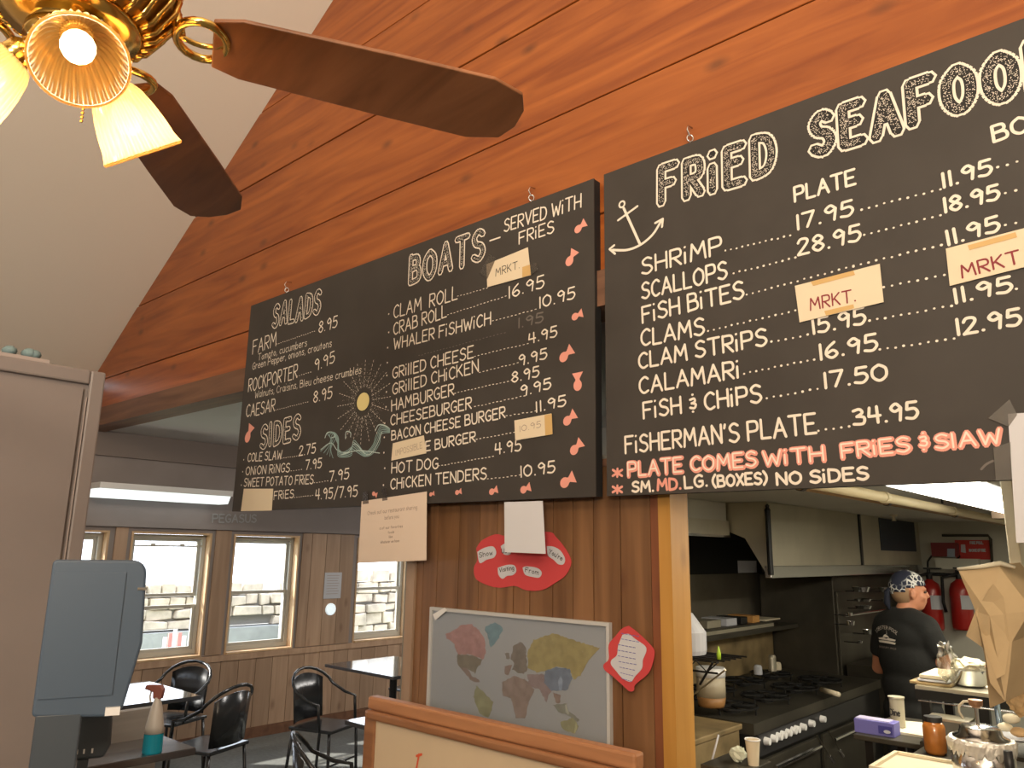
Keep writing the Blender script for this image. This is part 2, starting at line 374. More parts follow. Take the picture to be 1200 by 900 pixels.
# sloped ceiling of the counter room
RX = -1.05; RZ = CAMZ + 1.428*YG + .624*(RX+1.562*YG)   # ridge
def slopez(x): return RZ - .624*abs(x-RX)
def slab(x0, x1):
    m = MB(); y0, y1 = -3.5, YG+.2
    m.add([(x0,y0,slopez(x0)),(x1,y0,slopez(x1)),(x1,y1,slopez(x1)),(x0,y1,slopez(x0)),
           (x0,y0,slopez(x0)+.12),(x1,y0,slopez(x1)+.12),(x1,y1,slopez(x1)+.12),(x0,y1,slopez(x0)+.12)],
          [(0,3,2,1),(4,5,6,7),(0,1,5,4),(1,2,6,5),(2,3,7,6),(3,0,4,7)])
    return m
struct('ceiling', slab(XW, RX), M_ceil)
struct('ceiling_right', slab(RX, 4.1), M_ceil)
struct('wall_back', B((XW, -3.6, 0), (4.1, -3.5, 8)), M_wallp)
struct('wall_right', B((4.0, -3.5, 0), (4.1, 9.1, 8)), M_wallp)
# gable wall: backing + wide horizontal boards, each a piece
gb = MB(); HB = CAMZ + .975
gb.prism([(XW, HB), (4, HB), (4, slopez(4)), (RX, RZ), (XW, slopez(XW))], lambda x, z: (x, YG+.12, z), lambda x, z: (x, YG+.022, z))
wg = struct('wall_gable', gb, M_beam)
rows = [HB+.14, CAMZ+1.375, CAMZ+1.915, CAMZ+2.455, CAMZ+2.995, CAMZ+3.535, CAMZ+4.075, CAMZ+4.615, RZ]
for i in range(len(rows)-1):
    z0, z1 = rows[i]+.004, rows[i+1]-.004
    def xl(z): return max(XW+.02, RX - (RZ-z)/.624 + .004)
    def xr(z): return min(3.98, RX + (RZ-z)/.624 - .004)
    if xr(z1)-xl(z1) < .1: z1 = RZ-.08
    m = MB(); fr = YG + random.uniform(-.002, .002)
    m.prism([(xl(z0), z0), (xr(z0), z0), (xr(z1), z1), (xl(z1), z1)], lambda x, z: (x, YG+.024, z), lambda x, z, fr=fr: (x, fr, z))
    m.build('board', M_gable, wg, bevel=.003)
struct('beam', B((XW+.01, YG-.03, HB-.012), (3.99, YG+.16, HB+.14)), M_beam)
# rake trim strip against ceiling
# window wall
WIN = [(-1.3,-.55,0), (.3,1.05,0), (2.02,2.78,0), (2.97,3.73,1), (3.96,4.71,2), (5.47,6.24,3)]  # first two windows are unseen, added to let in daylight from the left
ZS, ZT = CAMZ-1.02, CAMZ+.115
def wallseg(y0, y1, z0, z1, mb): mb.box((XW-.16, y0, z0), (XW-.015, y1, z1))
ww = MB(); ys = -3.5
wallseg(-3.5, 9.1, 0, ZS, ww); wallseg(-3.5, 9.1, ZT, 3.2, ww)
ed = [-3.5] + [v for q in WIN for v in q[:2]] + [9.1]
for i in range(0, len(ed), 2): wallseg(ed[i], ed[i+1], ZS, ZT, ww)
wl = struct('wall_left', ww, M_upw)
y = 1.9
while y < 8.95:
    y1 = y+.185
    B((XW-.015, y+.003, .1), (XW, y1-.003, ZS-.06)).build('plank', M_plankw, wl)
    # between windows
    spans = [(y+.003, y1-.003)]
    for q in WIN:
        new = []
        for s0, s1 in spans:
            if q[1]+.035 <= s0 or q[0]-.035 >= s1: new.append((s0, s1)); continue
            if s0 < q[0]-.035: new.append((s0, q[0]-.035))
            if s1 > q[1]+.035: new.append((q[1]+.035, s1))
        spans = new
    for s0, s1 in spans:
        if s1-s0 > .02: B((XW-.015, s0, ZS+.005), (XW, s1, ZT+.03)).build('plank', M_plankw, wl)
    y += .185
struct('trim_1', B((XW-.014, 1.9, ZS-.058), (XW+.012, 8.95, ZS-.002)), M_plankw)
struct('trim_2', B((XW-.014, -3.4, ZT+.035), (XW+.02, 8.95, ZT+.085)), M_upw)
struct('baseboard_left', B((XW-.014, -3.4, 0.001), (XW+.01, 8.95, .098)), M_beam)
struct('trim_3', B((XW-.012, -3.4, DC-.22), (XW+.035, 8.95, DC-.002)), mat('grey_brown_trim', (.20,.165,.15), .8))
struct('wall_end', B((XW, 9.0, 0), (4, 9.1, 3.2)), M_plankw)
struct('ceiling_dining', B((XW, YG+.17, DC), (4, 9.05, DC+.1)), M_dceil)
for k, yy in enumerate((4.6, 6.8)):
    struct('trim_%d' % (4+k), B((XW+.04, yy, DC-.09), (-1, yy+.12, DC-.001)), M_dceil)
# windows
for k, (y0, y1, idx) in enumerate(WIN):
    f = MB(); xo, xi = XW-.155, XW-.005
    # deep pine reveal
    rv = MB()
    rv.box((xo, y0, ZS), (xi, y0+.018, ZT)); rv.box((xo, y1-.018, ZS), (xi, y1, ZT))
    rv.box((xo, y0+.018, ZT-.018), (xi, y1-.018, ZT)); rv.box((xo, y0+.018, ZS), (xi+.02, y1-.018, ZS+.018))
    wn = rv.build('window_%d' % (k+1), M_lpine); wn['kind'] = 'structure'
    a0, a1, b0, b1 = y0+.02, y1-.02, ZS+.02, ZT-.02
    f = MB(); X0, X1 = XW-.15, XW-.09
    f.box((X0, a0, b0), (X1, a0+.035, b1)); f.box((X0, a1-.035, b0), (X1, a1, b1)); f.box((X0, a0+.035, b1-.035), (X1, a1-.035, b1)); f.box((X0, a0+.035, b0), (X1, a1-.035, b0+.045))
    f.build('window_frame', M_vinyl, wn)
    zm = CAMZ - (.56 if idx == 1 else .45)
    for nm, za, zb, xx in (('upper_sash', (CAMZ-.47) if idx == 1 else zm-.02, b1-.035, XW-.135), ('lower_sash', b0+.045, zm+.012, XW-.11)):
        s = MB(); t = .028
        s.box((xx-.012, a0+.037, za), (xx+.012, a0+.037+t, zb)); s.box((xx-.012, a1-.037-t, za), (xx+.012, a1-.037, zb))
        s.box((xx-.012, a0+.037+t, za), (xx+.012, a1-.037-t, za+t)); s.box((xx-.012, a0+.037+t, zb-t), (xx+.012, a1-.037-t, zb))
        so = s.build(nm, M_vinyl, wn)
        B((xx-.003, a0+.037+t, za+t), (xx+.003, a1-.037-t, zb-t)).build('pane', M_glass, so)
    if idx in (1, 2):   # screen or shade bar with two clips near the top
        zb_ = b1-.105 if idx == 1 else b1-.06
        s = B((XW-.095, a0+.036, zb_-.008), (XW-.085, a1-.036, zb_+.008))
        for q in (.3, .68):
            yy = a0 + (a1-a0)*q; s.box((XW-.097, yy-.02, zb_), (XW-.083, yy+.02, zb_+.022))
        s.build('shade_bar', M_vinyl, wn)
# map wall (partition at the left of the kitchen opening)
YM = 2.5
pts = [-2.83,-2.781,-2.687,-2.547,-2.419,-2.312,-2.214,-2.124,-2.002,-1.899,-1.799,-1.674,-1.54]
ZP = CAMZ+.33
mw = struct('wall_partition', B((-2.83, YM+.015, 0), (-1.54, YM+.11, ZP)), M_mapw)
for i in range(len(pts)-1):
    B((pts[i]+.0022, YM - random.uniform(0,.002), 0.0), (pts[i+1]-.0022, YM+.014, ZP)).build('plank', M_mapw, mw)
struct('trim_6', B((-2.86, YM-.005, ZP+.001), (-1.40, YM+.14, ZP+.03)), M_beam)
struct('trim_7', B((-2.89, YM-.01, 0), (-2.833, YM+.12, ZP)), M_plankw)
# kitchen opening jamb: dark inner board, honey post
struct('trim_8', B((-1.538, YM-.004, 0), (-1.505, YM+.12, ZP)), M_jambd)
struct('trim_9', B((-1.503, YM-.008, 0), (-1.452, YM+.12, ZP)), M_trimw)
p1, p2 = atY(793, 772, 2.62), atY(793, 836, 2.62)
struct('trim_10', B((-1.56, 2.625, p2.z), (p1.x, 2.70, p1.z)), M_trimw)
# kitchen box
struct('ceiling_kitchen', B((-3.05, YM+.14, KC), (1.7, 8.4, KC+.06)), M_kceil)
struct('wall_kitchen_side', B((-3.05, YM+.12, 0), (-3.0, 8.4, KC)), mat('brushed_steel_wall', (.30,.27,.21), .42, .6, var=.25, vscale=1.5))
struct('wall_kitchen_end', B((-3.0, 8.3, 0), (1.7, 8.4, KC)), M_kwall)
struct('wall_kitchen_right', B((1.6, 2.5, 0), (1.7, 8.3, KC)), M_kwall)
struct('wall_pass_right', B((.9, YM, 0), (4, YM+.12, HB)), M_mapw)
struct('wall_pass_lower', B((-1.45, YM, 0), (.9, YM+.1, .9)), M_mapw)
# outside
struct('ground_outside', B((-40, -20, -.4), (XW-.2, 40, -.02)), M_pave)
tag(B((-11.2, -4, -.06), (XW-1.2, 22, -.001)).build('lawn', M_grass), 'strip of short grass outside the windows', 'grass', None, 'stuff')
sw = thing('stone_wall', 'dry-laid stone wall of pale blocks outside the windows', 'wall', (-11.4, 2, 0))
B((-12.0, -2, .62), (-11.45, 17, 1.08)).build('wall_core', M_mortar, sw, world=True)
B((-11.6, -2, 0), (-11.25, 17, .60)).build('concrete_base', M_conc, sw, world=True)
rs = random.Random(3); z = .61
nst = 0
while z < 1.16:
    h = rs.uniform(.13, .19); yy = 3.0
    while yy < 12:
        l = rs.uniform(.18, .5)
        if rs.random() < .93:
            m = MB(); x1 = -11.44 + rs.uniform(.03, .12); j = lambda: rs.uniform(-.018, .018)
            a, b_, c, d = (yy+.012+j(), z+.01+j()), (yy+l-.012+j(), z+.01+j()), (yy+l-.015+j(), z+h-.008+j()), (yy+.015+j(), z+h-.008+j())
            m.prism([a, b_, c, d], lambda q, w_: (-11.50, q, w_), lambda q, w_: (x1, q, w_))
            m.build('stone', M_stone, sw, world=True, bevel=.015); nst += 1
        yy += l
    z += h
sw2 = thing('stone_wall', 'taller heap of pale stone blocks seen through the window beside the map', 'wall', (-9.9, 7.3, 0))
B((-10.5, 6.7, 0), (-10.05, 9.9, 1.30)).build('wall_core', M_mortar, sw2, world=True)
z = .3
while z < 1.38:
    h = rs.uniform(.13, .2); yy = 6.7
    while yy < 9.9:
        l = rs.uniform(.2, .45); m = MB(); x1 = -10.04 + rs.uniform(.03, .12); j = lambda: rs.uniform(-.02, .02)
        m.prism([(yy+.012+j(), z+.01+j()), (yy+l-.012+j(), z+.01+j()), (yy+l-.015+j(), z+h-.008+j()), (yy+.015+j(), z+h-.008+j())], lambda q, w_: (-10.08, q, w_), lambda q, w_: (x1, q, w_))
        m.build('stone', M_stone, sw2, world=True, bevel=.015); yy += l
    z += h
# post outside window 2
tag(B((XW-1.3, 5.35, 0), (XW-1.15, 5.5, 2.6)).build('porch_post', M_vinyl), 'grey porch post standing outside the window right of the middle', 'post')
# small red slatted chair outside
cp = atX(203, 770, -8.9); ch = thing('lawn_chair', 'small red and white slatted chair outside the leftmost big window', 'chair', (cp.x, cp.y, .0))
k = cp.z
M_lred = mat('faded_red_slats', (.6,.28,.26), .7)
for i in range(5): B((-.02, -.13+i*.055, k-.05), (.0, -.09+i*.055, k+.30-abs(i-2)*.04)).build('slat', M_lred if i % 2 else M_white, ch)
B((-.02, -.16, k-.08), (.25, .16, k-.05)).build('seat', M_lred, ch)
for sx in (0, .22):
    for sy in (-.14, .12): B((sx-.015, sy, 0), (sx+.015, sy+.03, k-.08)).build('leg', M_white, ch)
# ================================================================== MENU BOARDS
YB = 2.40
BZ0, BZ1 = CAMZ+.205, CAMZ+1.515
def P2(px, py, y=YB-.0): p = atY(px, py, y); return Vector((p.x, p.z))
def mkboard(name, x0, x1, z0, z1, label, hooks):
    t = thing(name, label, 'menu board', (x0, YB, z0))
    B((x0, YB, z0), (x1, YB+.006, z1)).build('face_panel', M_board, t, world=True)
    B((x0+.001, YB+.006, z0+.001), (x1-.001, YG-.004, z1-.001)).build('edge_frame', M_boarde, t, world=True)
    for hx in hooks:
        e = MB(); zc = z1+.028
        e.cyl((hx, YB+.017, z1-.002), (hx, YB+.017, z1+.014), .0035, 8)
        e.tube([(hx+.014*math.cos(a*PI/8)*.6, YB+.017+.014*math.cos(a*PI/8)*.6, zc+.014*math.sin(a*PI/8)) for a in range(16)], .003, 6, closed=True)
        e.build('screw_eye', M_steelb, t, world=True, smooth=True)
        g = MB()
        g.tube([(hx-.006, YG+.01, zc+.06), (hx-.006, YG-.035, zc+.055), (hx-.002, YG-.05, zc+.03), (hx, YB+.017, zc+.008), (hx+.004, YB+.01, zc+.006)], .0028, 6)
        g.build('hook', M_steelb, t, world=True, smooth=True)
    return t
bx = lambda px, py: atY(px, py, YB).x
X1l = P2(283, 480).x; X1r = P2(697, 400).x; X2l = P2(709.5, 400).x
b1 = mkboard('menu_board', X1l, X1r, BZ0, BZ1, 'left black menu board listing salads, sides and boats with pink fish', [bx(334,330), bx(620,222)])
b2 = mkboard('menu_board', X2l, X2l+2.6, BZ0, BZ1, 'right black menu board headed fried seafood with an anchor', [bx(806,155), X2l+2.1])
FZ = lambda d: (lambda x, z: Vector((x, YB-d, z)))
def line(board, s, a, b, h, m=M_chalk, r=.0036, name='lettering', dots=None, gap=1.9, d=.0008):
    mb = MB(); A, Bp = P2(*a), P2(*b); H = (P2(a[0], a[1]-h)-A).length*.84
    text(mb, s, A, Bp, H, r, FZ(d), gap)
    return mb.build(name, m, board, world=True)
def dots(mb, a, b, n=None, r=.0026, dash=False):
    A, Bp = P2(*a), P2(*b); L = (Bp-A).length; n = n or int(L/.021)
    for i in range(n+1):
        p = A + (Bp-A)*(i/max(n,1)); q = p + Vector((.008 if dash else .001, .0)); jz = random.uniform(-.0015,.0015)
        ribbon(mb, [(p.x, p.y+jz), (q.x, q.y+jz)], r*random.uniform(.8,1.1), FZ(.0008))
M_fill = mat('black_letter_fill', (.012,.010,.009), .7)
def title(board, s, a, b, h, rout, rin, nd=60, gap=3.4):
    A, Bp = P2(*a), P2(*b); H = (P2(a[0], a[1]-h)-A).length*.86
    o = MB(); st = text(o, s, A, Bp, H, rout, FZ(.0008), gap, .5); o.build('heading', M_chalk, board, world=True)
    i_ = MB()
    for q in st: ribbon(i_, q, rin, FZ(.0014))
    i_.build('heading_fill', M_fill, board, world=True)
    dt = MB(); rnd = random.Random(s)
    for q in st:
        for k in range(len(q)-1):
            L = math.hypot(q[k+1][0]-q[k][0], q[k+1][1]-q[k][1]); n = max(1, int(L*nd*16))
            for _ in range(n):
                t = rnd.random(); x = q[k][0]+(q[k+1][0]-q[k][0])*t + rnd.uniform(-1,1)*rin*.7; z = q[k][1]+(q[k+1][1]-q[k][1])*t + rnd.uniform(-1,1)*rin*.7
                rr = .0015
                dt.add([Vector((x+rr*math.cos(a_*PI/2), YB-.002, z+rr*math.sin(a_*PI/2))) for a_ in range(4)], [(0,1,2,3)])
    dt.build('heading_dots', M_chalk, board, world=True)
title(b1, 'SALADS', (320,383), (374,367), 27, .0160, .0100, 18)
title(b1, 'SIDES', (306,525), (351,513), 28, .0155, .0095, 18)
title(b1, 'BOATS', (481,332), (566,303), 34, .0185, .0115, 45)
line(b1, '-', (574,289), (586,285), 16, gap=1)
T1 = [
('SERVED WiTH',(591,272),(680.8,243),17),('FRiES',(608.5,286),(649,272),16),
('CLAM  ROLL',(461.5,372.7),(536,350.5),17),('16.95',(596,349.5),(637.7,336.5),16),('CRAB ROLL',(461.5,392.5),(523.3,371.5),16),
('10.95',(632,361),(673.8,349.3),15),('WHALER FiSHWiCH',(461.5,409.8),(575,379.7),15),('4.95',(620,402.8),(652.8,394),14),
('GRillED CHEESE',(460.3,443.7),(554.8,419.2),15),('9.95',(608.5,428.5),(641,420.3),14),
('GRillED CHiCKEN',(460.3,462.3),(560.7,435.5),15),('8.95',(600,448.3),(631.8,441.3),14),
('HAMBURGER',(459,481.7),(532,462.8),15),('9.95',(610.8,464.2),(645.8,455.3),14),
('CHEESEBURGER',(458,498.5),(552.5,478.7),14),('11.95',(628,482.9),(663.3,475.2),14),
('BACON CHEESE BURGER',(459,516),(592,489.2),13),('E BURGER',(499,528.8),(557.2,517.2),13),
('HOT DOG',(459,554.5),(513.3,548.7),14),('4.95',(580.5,532.3),(610.8,527.7),15),
('CHiCKEN TENDERS',(458,573.2),(570,561.5),14),('10.95',(610,559),(650.5,553.3),15),
('FARM',(296,415),(323.4,405.3),18),('8.95',(373.5,390.2),(395,383.3),15),
('ROCKPORTER',(291,459.3),(348.2,442.8),17),('9.95',(369.3,434.6),(392.2,424.5),15),
('CAESAR',(288.5,489),(321.8,481.7),16),('8.95',(367.3,471.9),(389,466.5),15),
('COLE SLAW',(290.3,541),(330,537.7),11),('2.75',(350.5,534.2),(369.7,530.7),13),
('ONiON RiNGS',(288,556.8),(339.3,552.8),11),('7.95',(358,550.5),(376.7,548.2),13),
('SWEET POTATO FRiES',(286,570.3),(367,566.8),11),('7.95',(386,564.5),(408.9,561),14),
('FRiES',(321,585.5),(344,583),11),('4.95/7.95',(369.7,585.5),(418.7,581.5),14)]
for s, a, b, h in T1: line(b1, s, a, b, h, r=.0034 if h > 12 else .003)
for s, a, b, h in [('Tomato, cucumbers',(302.3,422.7),(359.5,405.3),9),('Green Pepper, onions, croutons',(296,433.3),(388.5,406.2),9),('Walnuts, Craisins, Bleu cheese crumbles',(298.7,466.7),(423.3,437.3),9)]:
    line(b1, s, a, b, h, r=.0019)
line(b1, '1.95', (607.3,384.3), (636.5,377.3), 13, M_dull)
dm = MB()
for a, b in [((536,347.5),(570,337.7)),((524.5,369),(592,347.5)),((577,376),(627,363)),((556,417.5),(617.8,402.8)),((561.8,436.2),(606,425.5)),((532.7,460.7),(599,446)),
 ((556,476.8),(614,464)),((593,487.5),(627,482)),((558,514.8),(602,506.7)),((514,545.9),(577,535)),((571,561.5),(608.5,556.8)),((324.3,403.4),(368.3,388.2)),((348,441),(363.8,435.9)),
 ((323,480.5),(360.3,471.2)),((330,537),(350,534)),((341,552),(353,550)),((368,566),(383.7,563.3)),((345,582.7),(366,580.8))]:
    dots(dm, a, b, r=.0018, dash=True)
dm.build('dotted_leaders', M_chalk, b1, world=True)
dm = MB(); dots(dm, (490.7,416.8), (591,390), r=.0016, dash=True); dm.build('smudged_leader', M_dull, b1, world=True)
bm_ = MB()
for x, y_ in [(455.7,368),(455.7,389.5),(454.5,407.5),(454,425),(453.5,440),(453,459.3),(452.5,476.8),(451,496),(450.5,512.5),(450,530.5),(451,548.7),(449.5,568.5),(285.7,538.8),(284.5,552.8),(282.9,568.5)]:
    p = P2(x, y_); ribbon(bm_, [(p.x, p.y)], .005, FZ(.0008))
bm_.build('bullets', M_chalk, b1, world=True)
def fish(px, py, s, ang):
    c = P2(px, py); mb = MB(); S = s*.0032; outl = []
    for k in range(15):
        a = PI*.2 + k*(2*PI-.4*PI)/14; outl.append((math.cos(a)*.3-.16, math.sin(a)*.27))
    outl = outl + [(.16,-.13),(.52,-.36),(.52,.34),(.16,.13)]
    ca, sa = math.cos(ang), math.sin(ang)
    poly = [(c.x+S*(p[0]*ca-p[1]*sa), c.y+S*(p[0]*sa+p[1]*ca)) for p in outl]
    # triangulated as a fan from the centre of the narrow waist
    n = len(poly); cc = (c.x, c.y); 
    mb.add([Vector((cc[0], YB-.001, cc[1]))]+[Vector((p[0], YB-.001, p[1])) for p in poly], [(0, 1+i, 1+(i+1)%n) for i in range(n)])
    mb.build('fish_drawing', M_pink, b1, world=True)
for f_ in [(679.6,266.5,20,.5),(669,303,23,.95),(676,370,18,.25),(663,416,24,.6),(677,448,24,1.6),(667,491,22,.6),(675,525,22,.7),(664.5,563.8,24,.45),(615.5,573,18,.3),(578,575.5,16,.3),(537,576.7,13,.2),(506,579,11,.2),(439,579,13,-.3),(291.5,509,36,1.1)]: fish(*f_)
# sun, rays and waves
sc = P2(425.7,470.7); mb = MB()
fan_face(mb, [(sc.x+.052*math.cos(a*PI/12), sc.y+.048*math.sin(a*PI/12)) for a in range(24)], FZ(.0016)); mb.build('sun_drawing', M_sun, b1, world=True)
mb = MB(); fan_face(mb, [(sc.x+.058*math.cos(a*PI/12), sc.y+.054*math.sin(a*PI/12)) for a in range(24)], FZ(.0011)); mb.build('sun_outline', M_ink, b1, world=True)
mb = MB(); rr_ = random.Random(5)
for k in range(620):
    a = rr_.uniform(0, 2*PI); r_ = .07 + abs(rr_.gauss(0, .055))
    if r_ > .21: continue
    x, z = sc.x+r_*math.cos(a)*1.0, sc.y+r_*math.sin(a)*1.1; q = .0013
    mb.add([Vector((x+q*math.cos(t*PI/2), YB-.0009, z+q*math.sin(t*PI/2))) for t in range(4)], [(0,1,2,3)])
for k in range(20):
    a = k*PI/10; r0 = .08; 
    for j in range(7):
        r_ = .08+.022*j; x, z = sc.x+r_*math.cos(a), sc.y+r_*math.sin(a); ribbon(mb, [(x, z), (x+.01*math.cos(a), z+.01*math.sin(a))], .0013, FZ(.0009))
mb.build('sun_rays', M_chalk, b1, world=True)
def pl(pts_, r, mb): ribbon(mb, catmull([tuple(P2(*p)) for p in pts_]), r, FZ(.0009))
mb = MB()
for off in range(5):
    o = off*2.4
    pl([(376+o*1.5,529+o*.8),(388,516+o),(384+o,508+o*.6),(392,507+o*.4),(397,514+o),(396,524+o),(402,530+o*.6),(412,524+o),(415-o*.3,516+o),(420,521+o),(428,530+o*.5),(437,522+o),(441+o*.4,510+o),(447,499+o),(457,503+o*.4)], .0022, mb)
mb.build('wave_drawing', M_teal, b1, world=True)
mb = MB()
pl([(381,513),(384,507),(391,507),(393,511),(389,513)], .0028, mb); pl([(405,514),(406,506),(411,507),(411,512)], .0028, mb); pl([(440,505),(444,498),(452,499),(457,503)], .0028, mb)
pl([(376,527),(388,519),(396,528),(408,530),(416,520),(430,533),(440,525),(448,506)], .0022, mb); pl([(400,533),(420,528),(445,531)], .002, mb)
mb.build('wave_crests', M_teal2, b1, world=True)
# ---- board 2
title(b2, 'FRiED', (775,239), (905,201), 46, .0225, .0145, 60, 4.2)
title(b2, 'SEAFOOD', (955,181), (1240,93), 50, .0240, .0158, 60, 4.2)
T2 = [('PLATE',(931.8,236.2),(1002.5,216),20),('BOX',(1165,166),(1228,146),22),
('SHRiMP',(752.8,321.7),(845.8,296.7),22),('17.95',(934,269),(1000,251.4),20),('11.95',(1105,219.8),(1162.7,203.6),20),
('SCALLOPS',(752.8,350.8),(852,325.8),22),('28.95',(935.6,299),(1008.7,281.4),21),('18.95',(1107,249.5),(1171.4,233),20),
('FiSH BiTES',(753.3,378),(871.7,349.4),22),('11.95',(1110.4,287.2),(1172,270),20),
('CLAMS',(752,405.8),(825.3,392),22),('CLAM STRiPS',(749.3,432),(898.6,404),21),('15.95',(952.7,391.9),(1014.6,378.5),21),('11.95',(1119,355.3),(1186.5,341.2),20),
('CALAMARi',(750,461.3),(866.6,442.6),22),('16.95',(960.9,421.4),(1028.4,409.7),21),('12.95',(1121.8,393),(1197,380.3),22),
('FiSH & CHiPS',(754.6,490.6),(892.4,470.6),22),('17.50',(966.2,454.8),(1040,444.5),21),
("FiSHERMAN'S PLATE",(733.3,531),(956.6,507.4),23),('34.95',(1001,498.5),(1076.3,489.6),22),
('LG.',(803,572),(829,569.5),16),('(BOXES)',(836,570.5),(899,566.5),15),('NO SiDES',(911,568),(1017.7,561.5),16),('SM.',(741.3,576.5),(766,575.5),14)]
for s, a, b, h in T2: line(b2, s, a, b, h, r=.0044)
line(b2, 'MD.', (771,574.5), (798,573), 15, M_pink, .0048)
line(b2, '*', (718,560), (729,560), 14, M_pink, .0046); line(b2, '*', (718,579), (729,579), 13, M_pink, .0046)
for s, a, b in [('PLATE',(737,558.4),(800,553.5)),('COMES',(811,552.5),(887,546.5)),('WiTH',(896,546),(966,540)),('FRiES',(988,537),(1067,529)),('&',(1079,527),(1088,526.5)),('SlAW',(1098,526.5),(1174,519.5))]:
    line(b2, s, a, b, 19 if s != '&' else 22, M_pink, .0085); line(b2, s, (a[0]-.7,a[1]-.5), (b[0]-.7,b[1]-.5), 19 if s != '&' else 22, M_chalk, .0026, d=.0014)
dm = MB()
for a, b in [((850,293.9),(926,276)),((1009.6,245.6),(1102,221.7)),((1169,195.8),(1215,184)),((859.7,320.3),(932,302)),((1012.7,275.8),(1102,252.5)),((1178,226),(1215,217)),((875,345.3),(1000,312)),((1000,312),(1103,287)),((1178,264),(1215,255)),
 ((829.8,388),(932,364)),((1035.5,336.9),(1106.5,322)),((904,400.5),(946.5,392.5)),((1019,376),(1115,358.5)),((1191,339),(1215,334)),((872,437.8),(954,421)),((1031,410),(1118,397)),((898.6,466.6),(958,455.6)),((959,504.5),(995,500))]:
    dots(dm, a, b, r=.0038)
dm.build('dotted_leaders', M_chalk, b2, world=True)
mb = MB()
c = P2(729,239.5); ribbon(mb, [(c.x+.013*math.cos(a*PI/6), c.y+.013*math.sin(a*PI/6)) for a in range(13)], .0038, FZ(.0009))
def pl2(pts_, r, sm=True): q = [tuple(P2(*p)) for p in pts_]; ribbon(mb, catmull(q) if sm else q, r, FZ(.0009))
pl2([(731,244),(750.5,287)], .0055, False); pl2([(724.4,258.3),(747.2,241.7)], .0045, False); pl2([(718,293),(735,293),(750.6,287),(765,275),(775,259)], .0050)
pl2([(720,287.5),(714.5,292),(721,297.5)], .0045, False); pl2([(768,261.5),(777,256.5),(776,266)], .0045, False)
mb.build('anchor_drawing', M_chalk, b2, world=True)
mb = MB(); ribbon(mb, catmull([tuple(P2(*p)) for p in ((1150,550),(1156,544),(1164,540))]), .003, FZ(.0009)); mb.build('chalk_smear', M_dull, b2, world=True)
# ---- cards and papers taped to the boards (each a thing)
def sheet(name, cs, y, m, label, cat, thick=.0015, group=None):
    q = [atY(px, py, y) for px, py in cs]; root = thing(name, label, cat, q[3], group)
    MB().prism([(p.x, p.z) for p in q], lambda x, z: (x, y+thick, z), lambda x, z: (x, y, z)).build('sheet', m, root, world=True)
    return root
def stext(root, s, a, b, h, y, m, r, name='lettering', gap=1.9):
    root = next((c_ for c_ in root.children if c_.name.split('.')[0] == 'sheet'), root)
    A, Bp = P2(*a, y), P2(*b, y); H = (P2(a[0], a[1]-h, y)-A).length*.86; mb = MB()
    text(mb, s, A, Bp, H, r, lambda x, z: Vector((x, y-.0008, z)), gap); mb.build(name, m, root, world=True)
def strip(root, cs, y, m, name='tape'):
    q = [atY(px, py, y) for px, py in cs]
    MB().prism([(p.x, p.z) for p in q], lambda x, z: (x, y+.0004, z), lambda x, z: (x, y, z)).build(name, m, root, world=True)
Y1 = YB-.006
c = sheet('price_card', [(570,309.7),(618.5,289.8),(622,322.5),(571,336.5)], Y1, M_card, 'cream card reading MRKT. taped over the clam roll price on the left board', 'card')
stext(c, 'MRKT.', (581,323.7), (609,314.3), 10, Y1, M_ink, .0017)
strip(c, [(562,320),(574,298),(581,303),(571,327)], Y1-.001, M_ctape); strip(c, [(618,312),(628,308),(631,316),(622,322)], Y1-.001, M_ctape)
strip(c, [(612,313),(621,310),(622,322),(612,325)], Y1-.0015, M_tape)
c = sheet('price_card', [(602.7,492.7),(645.8,484.5),(647,509),(603.8,516)], Y1, M_card, 'cream card reading 10.95 in faint ink on the left board', 'card')
stext(c, '10.95', (609,506), (634,500.5), 8, Y1, M_grink, .0014); strip(c, [(638,486.5),(646.5,484.8),(647.5,508.5),(639,510.5)], Y1-.001, M_tape)
c = sheet('name_card', [(460.3,519.5),(496.5,510.2),(499.3,531.2),(458.5,539.8)], Y1, M_card, 'small tan card covering the start of the burger line on the left board', 'card')
stext(c, 'IMPOSSIBLE', (464,534), (495,525), 8, Y1, M_grink, .0011)
c = sheet('blank_card', [(285.7,572.7),(320,572.7),(318.3,598.3),(282.2,599)], Y1, M_card, 'blank tan card on the bottom left corner of the left board', 'card')
c = sheet('price_card', [(931.4,335),(1030.9,309),(1035.5,353.9),(937,377.7)], Y1, M_card, 'cream card reading MRKT. in the plate column of the right board', 'card')
stext(c, 'MRKT.', (950,363.5), (1003,353), 16, Y1, M_redink, .0024)
strip(c, [(950,330),(1000,317),(1002,322),(953,335)], Y1-.001, M_tape); strip(c, [(966,364.5),(1000,356.5),(1001,361),(968,370)], Y1-.001, M_tape)
c = sheet('price_card', [(1108.3,291.4),(1211,264.5),(1216,309),(1113,335)], Y1, M_card, 'cream card reading MRKT. cut by the right edge of the photo', 'card')
stext(c, 'MRKT.', (1128,325.4), (1203,306), 17, Y1, M_redink, .0026); strip(c, [(1134,287.5),(1190,272),(1192,278),(1136,293)], Y1-.001, M_tape)
c = sheet('paper_notice', [(1181,485),(1262,480),(1262,634),(1191,636)], Y1, M_paper, 'white sheet taped to the lower edge of the right board', 'paper')
c['label'] = 'white sheet taped at the far right over the word SlAW edge'
strip(c, [(1158,490),(1183,468),(1192,486),(1182,500)], Y1-.001, M_ctape); strip(c, [(1164,525),(1184,518),(1186,562),(1167,563)], Y1-.001, M_ctape)
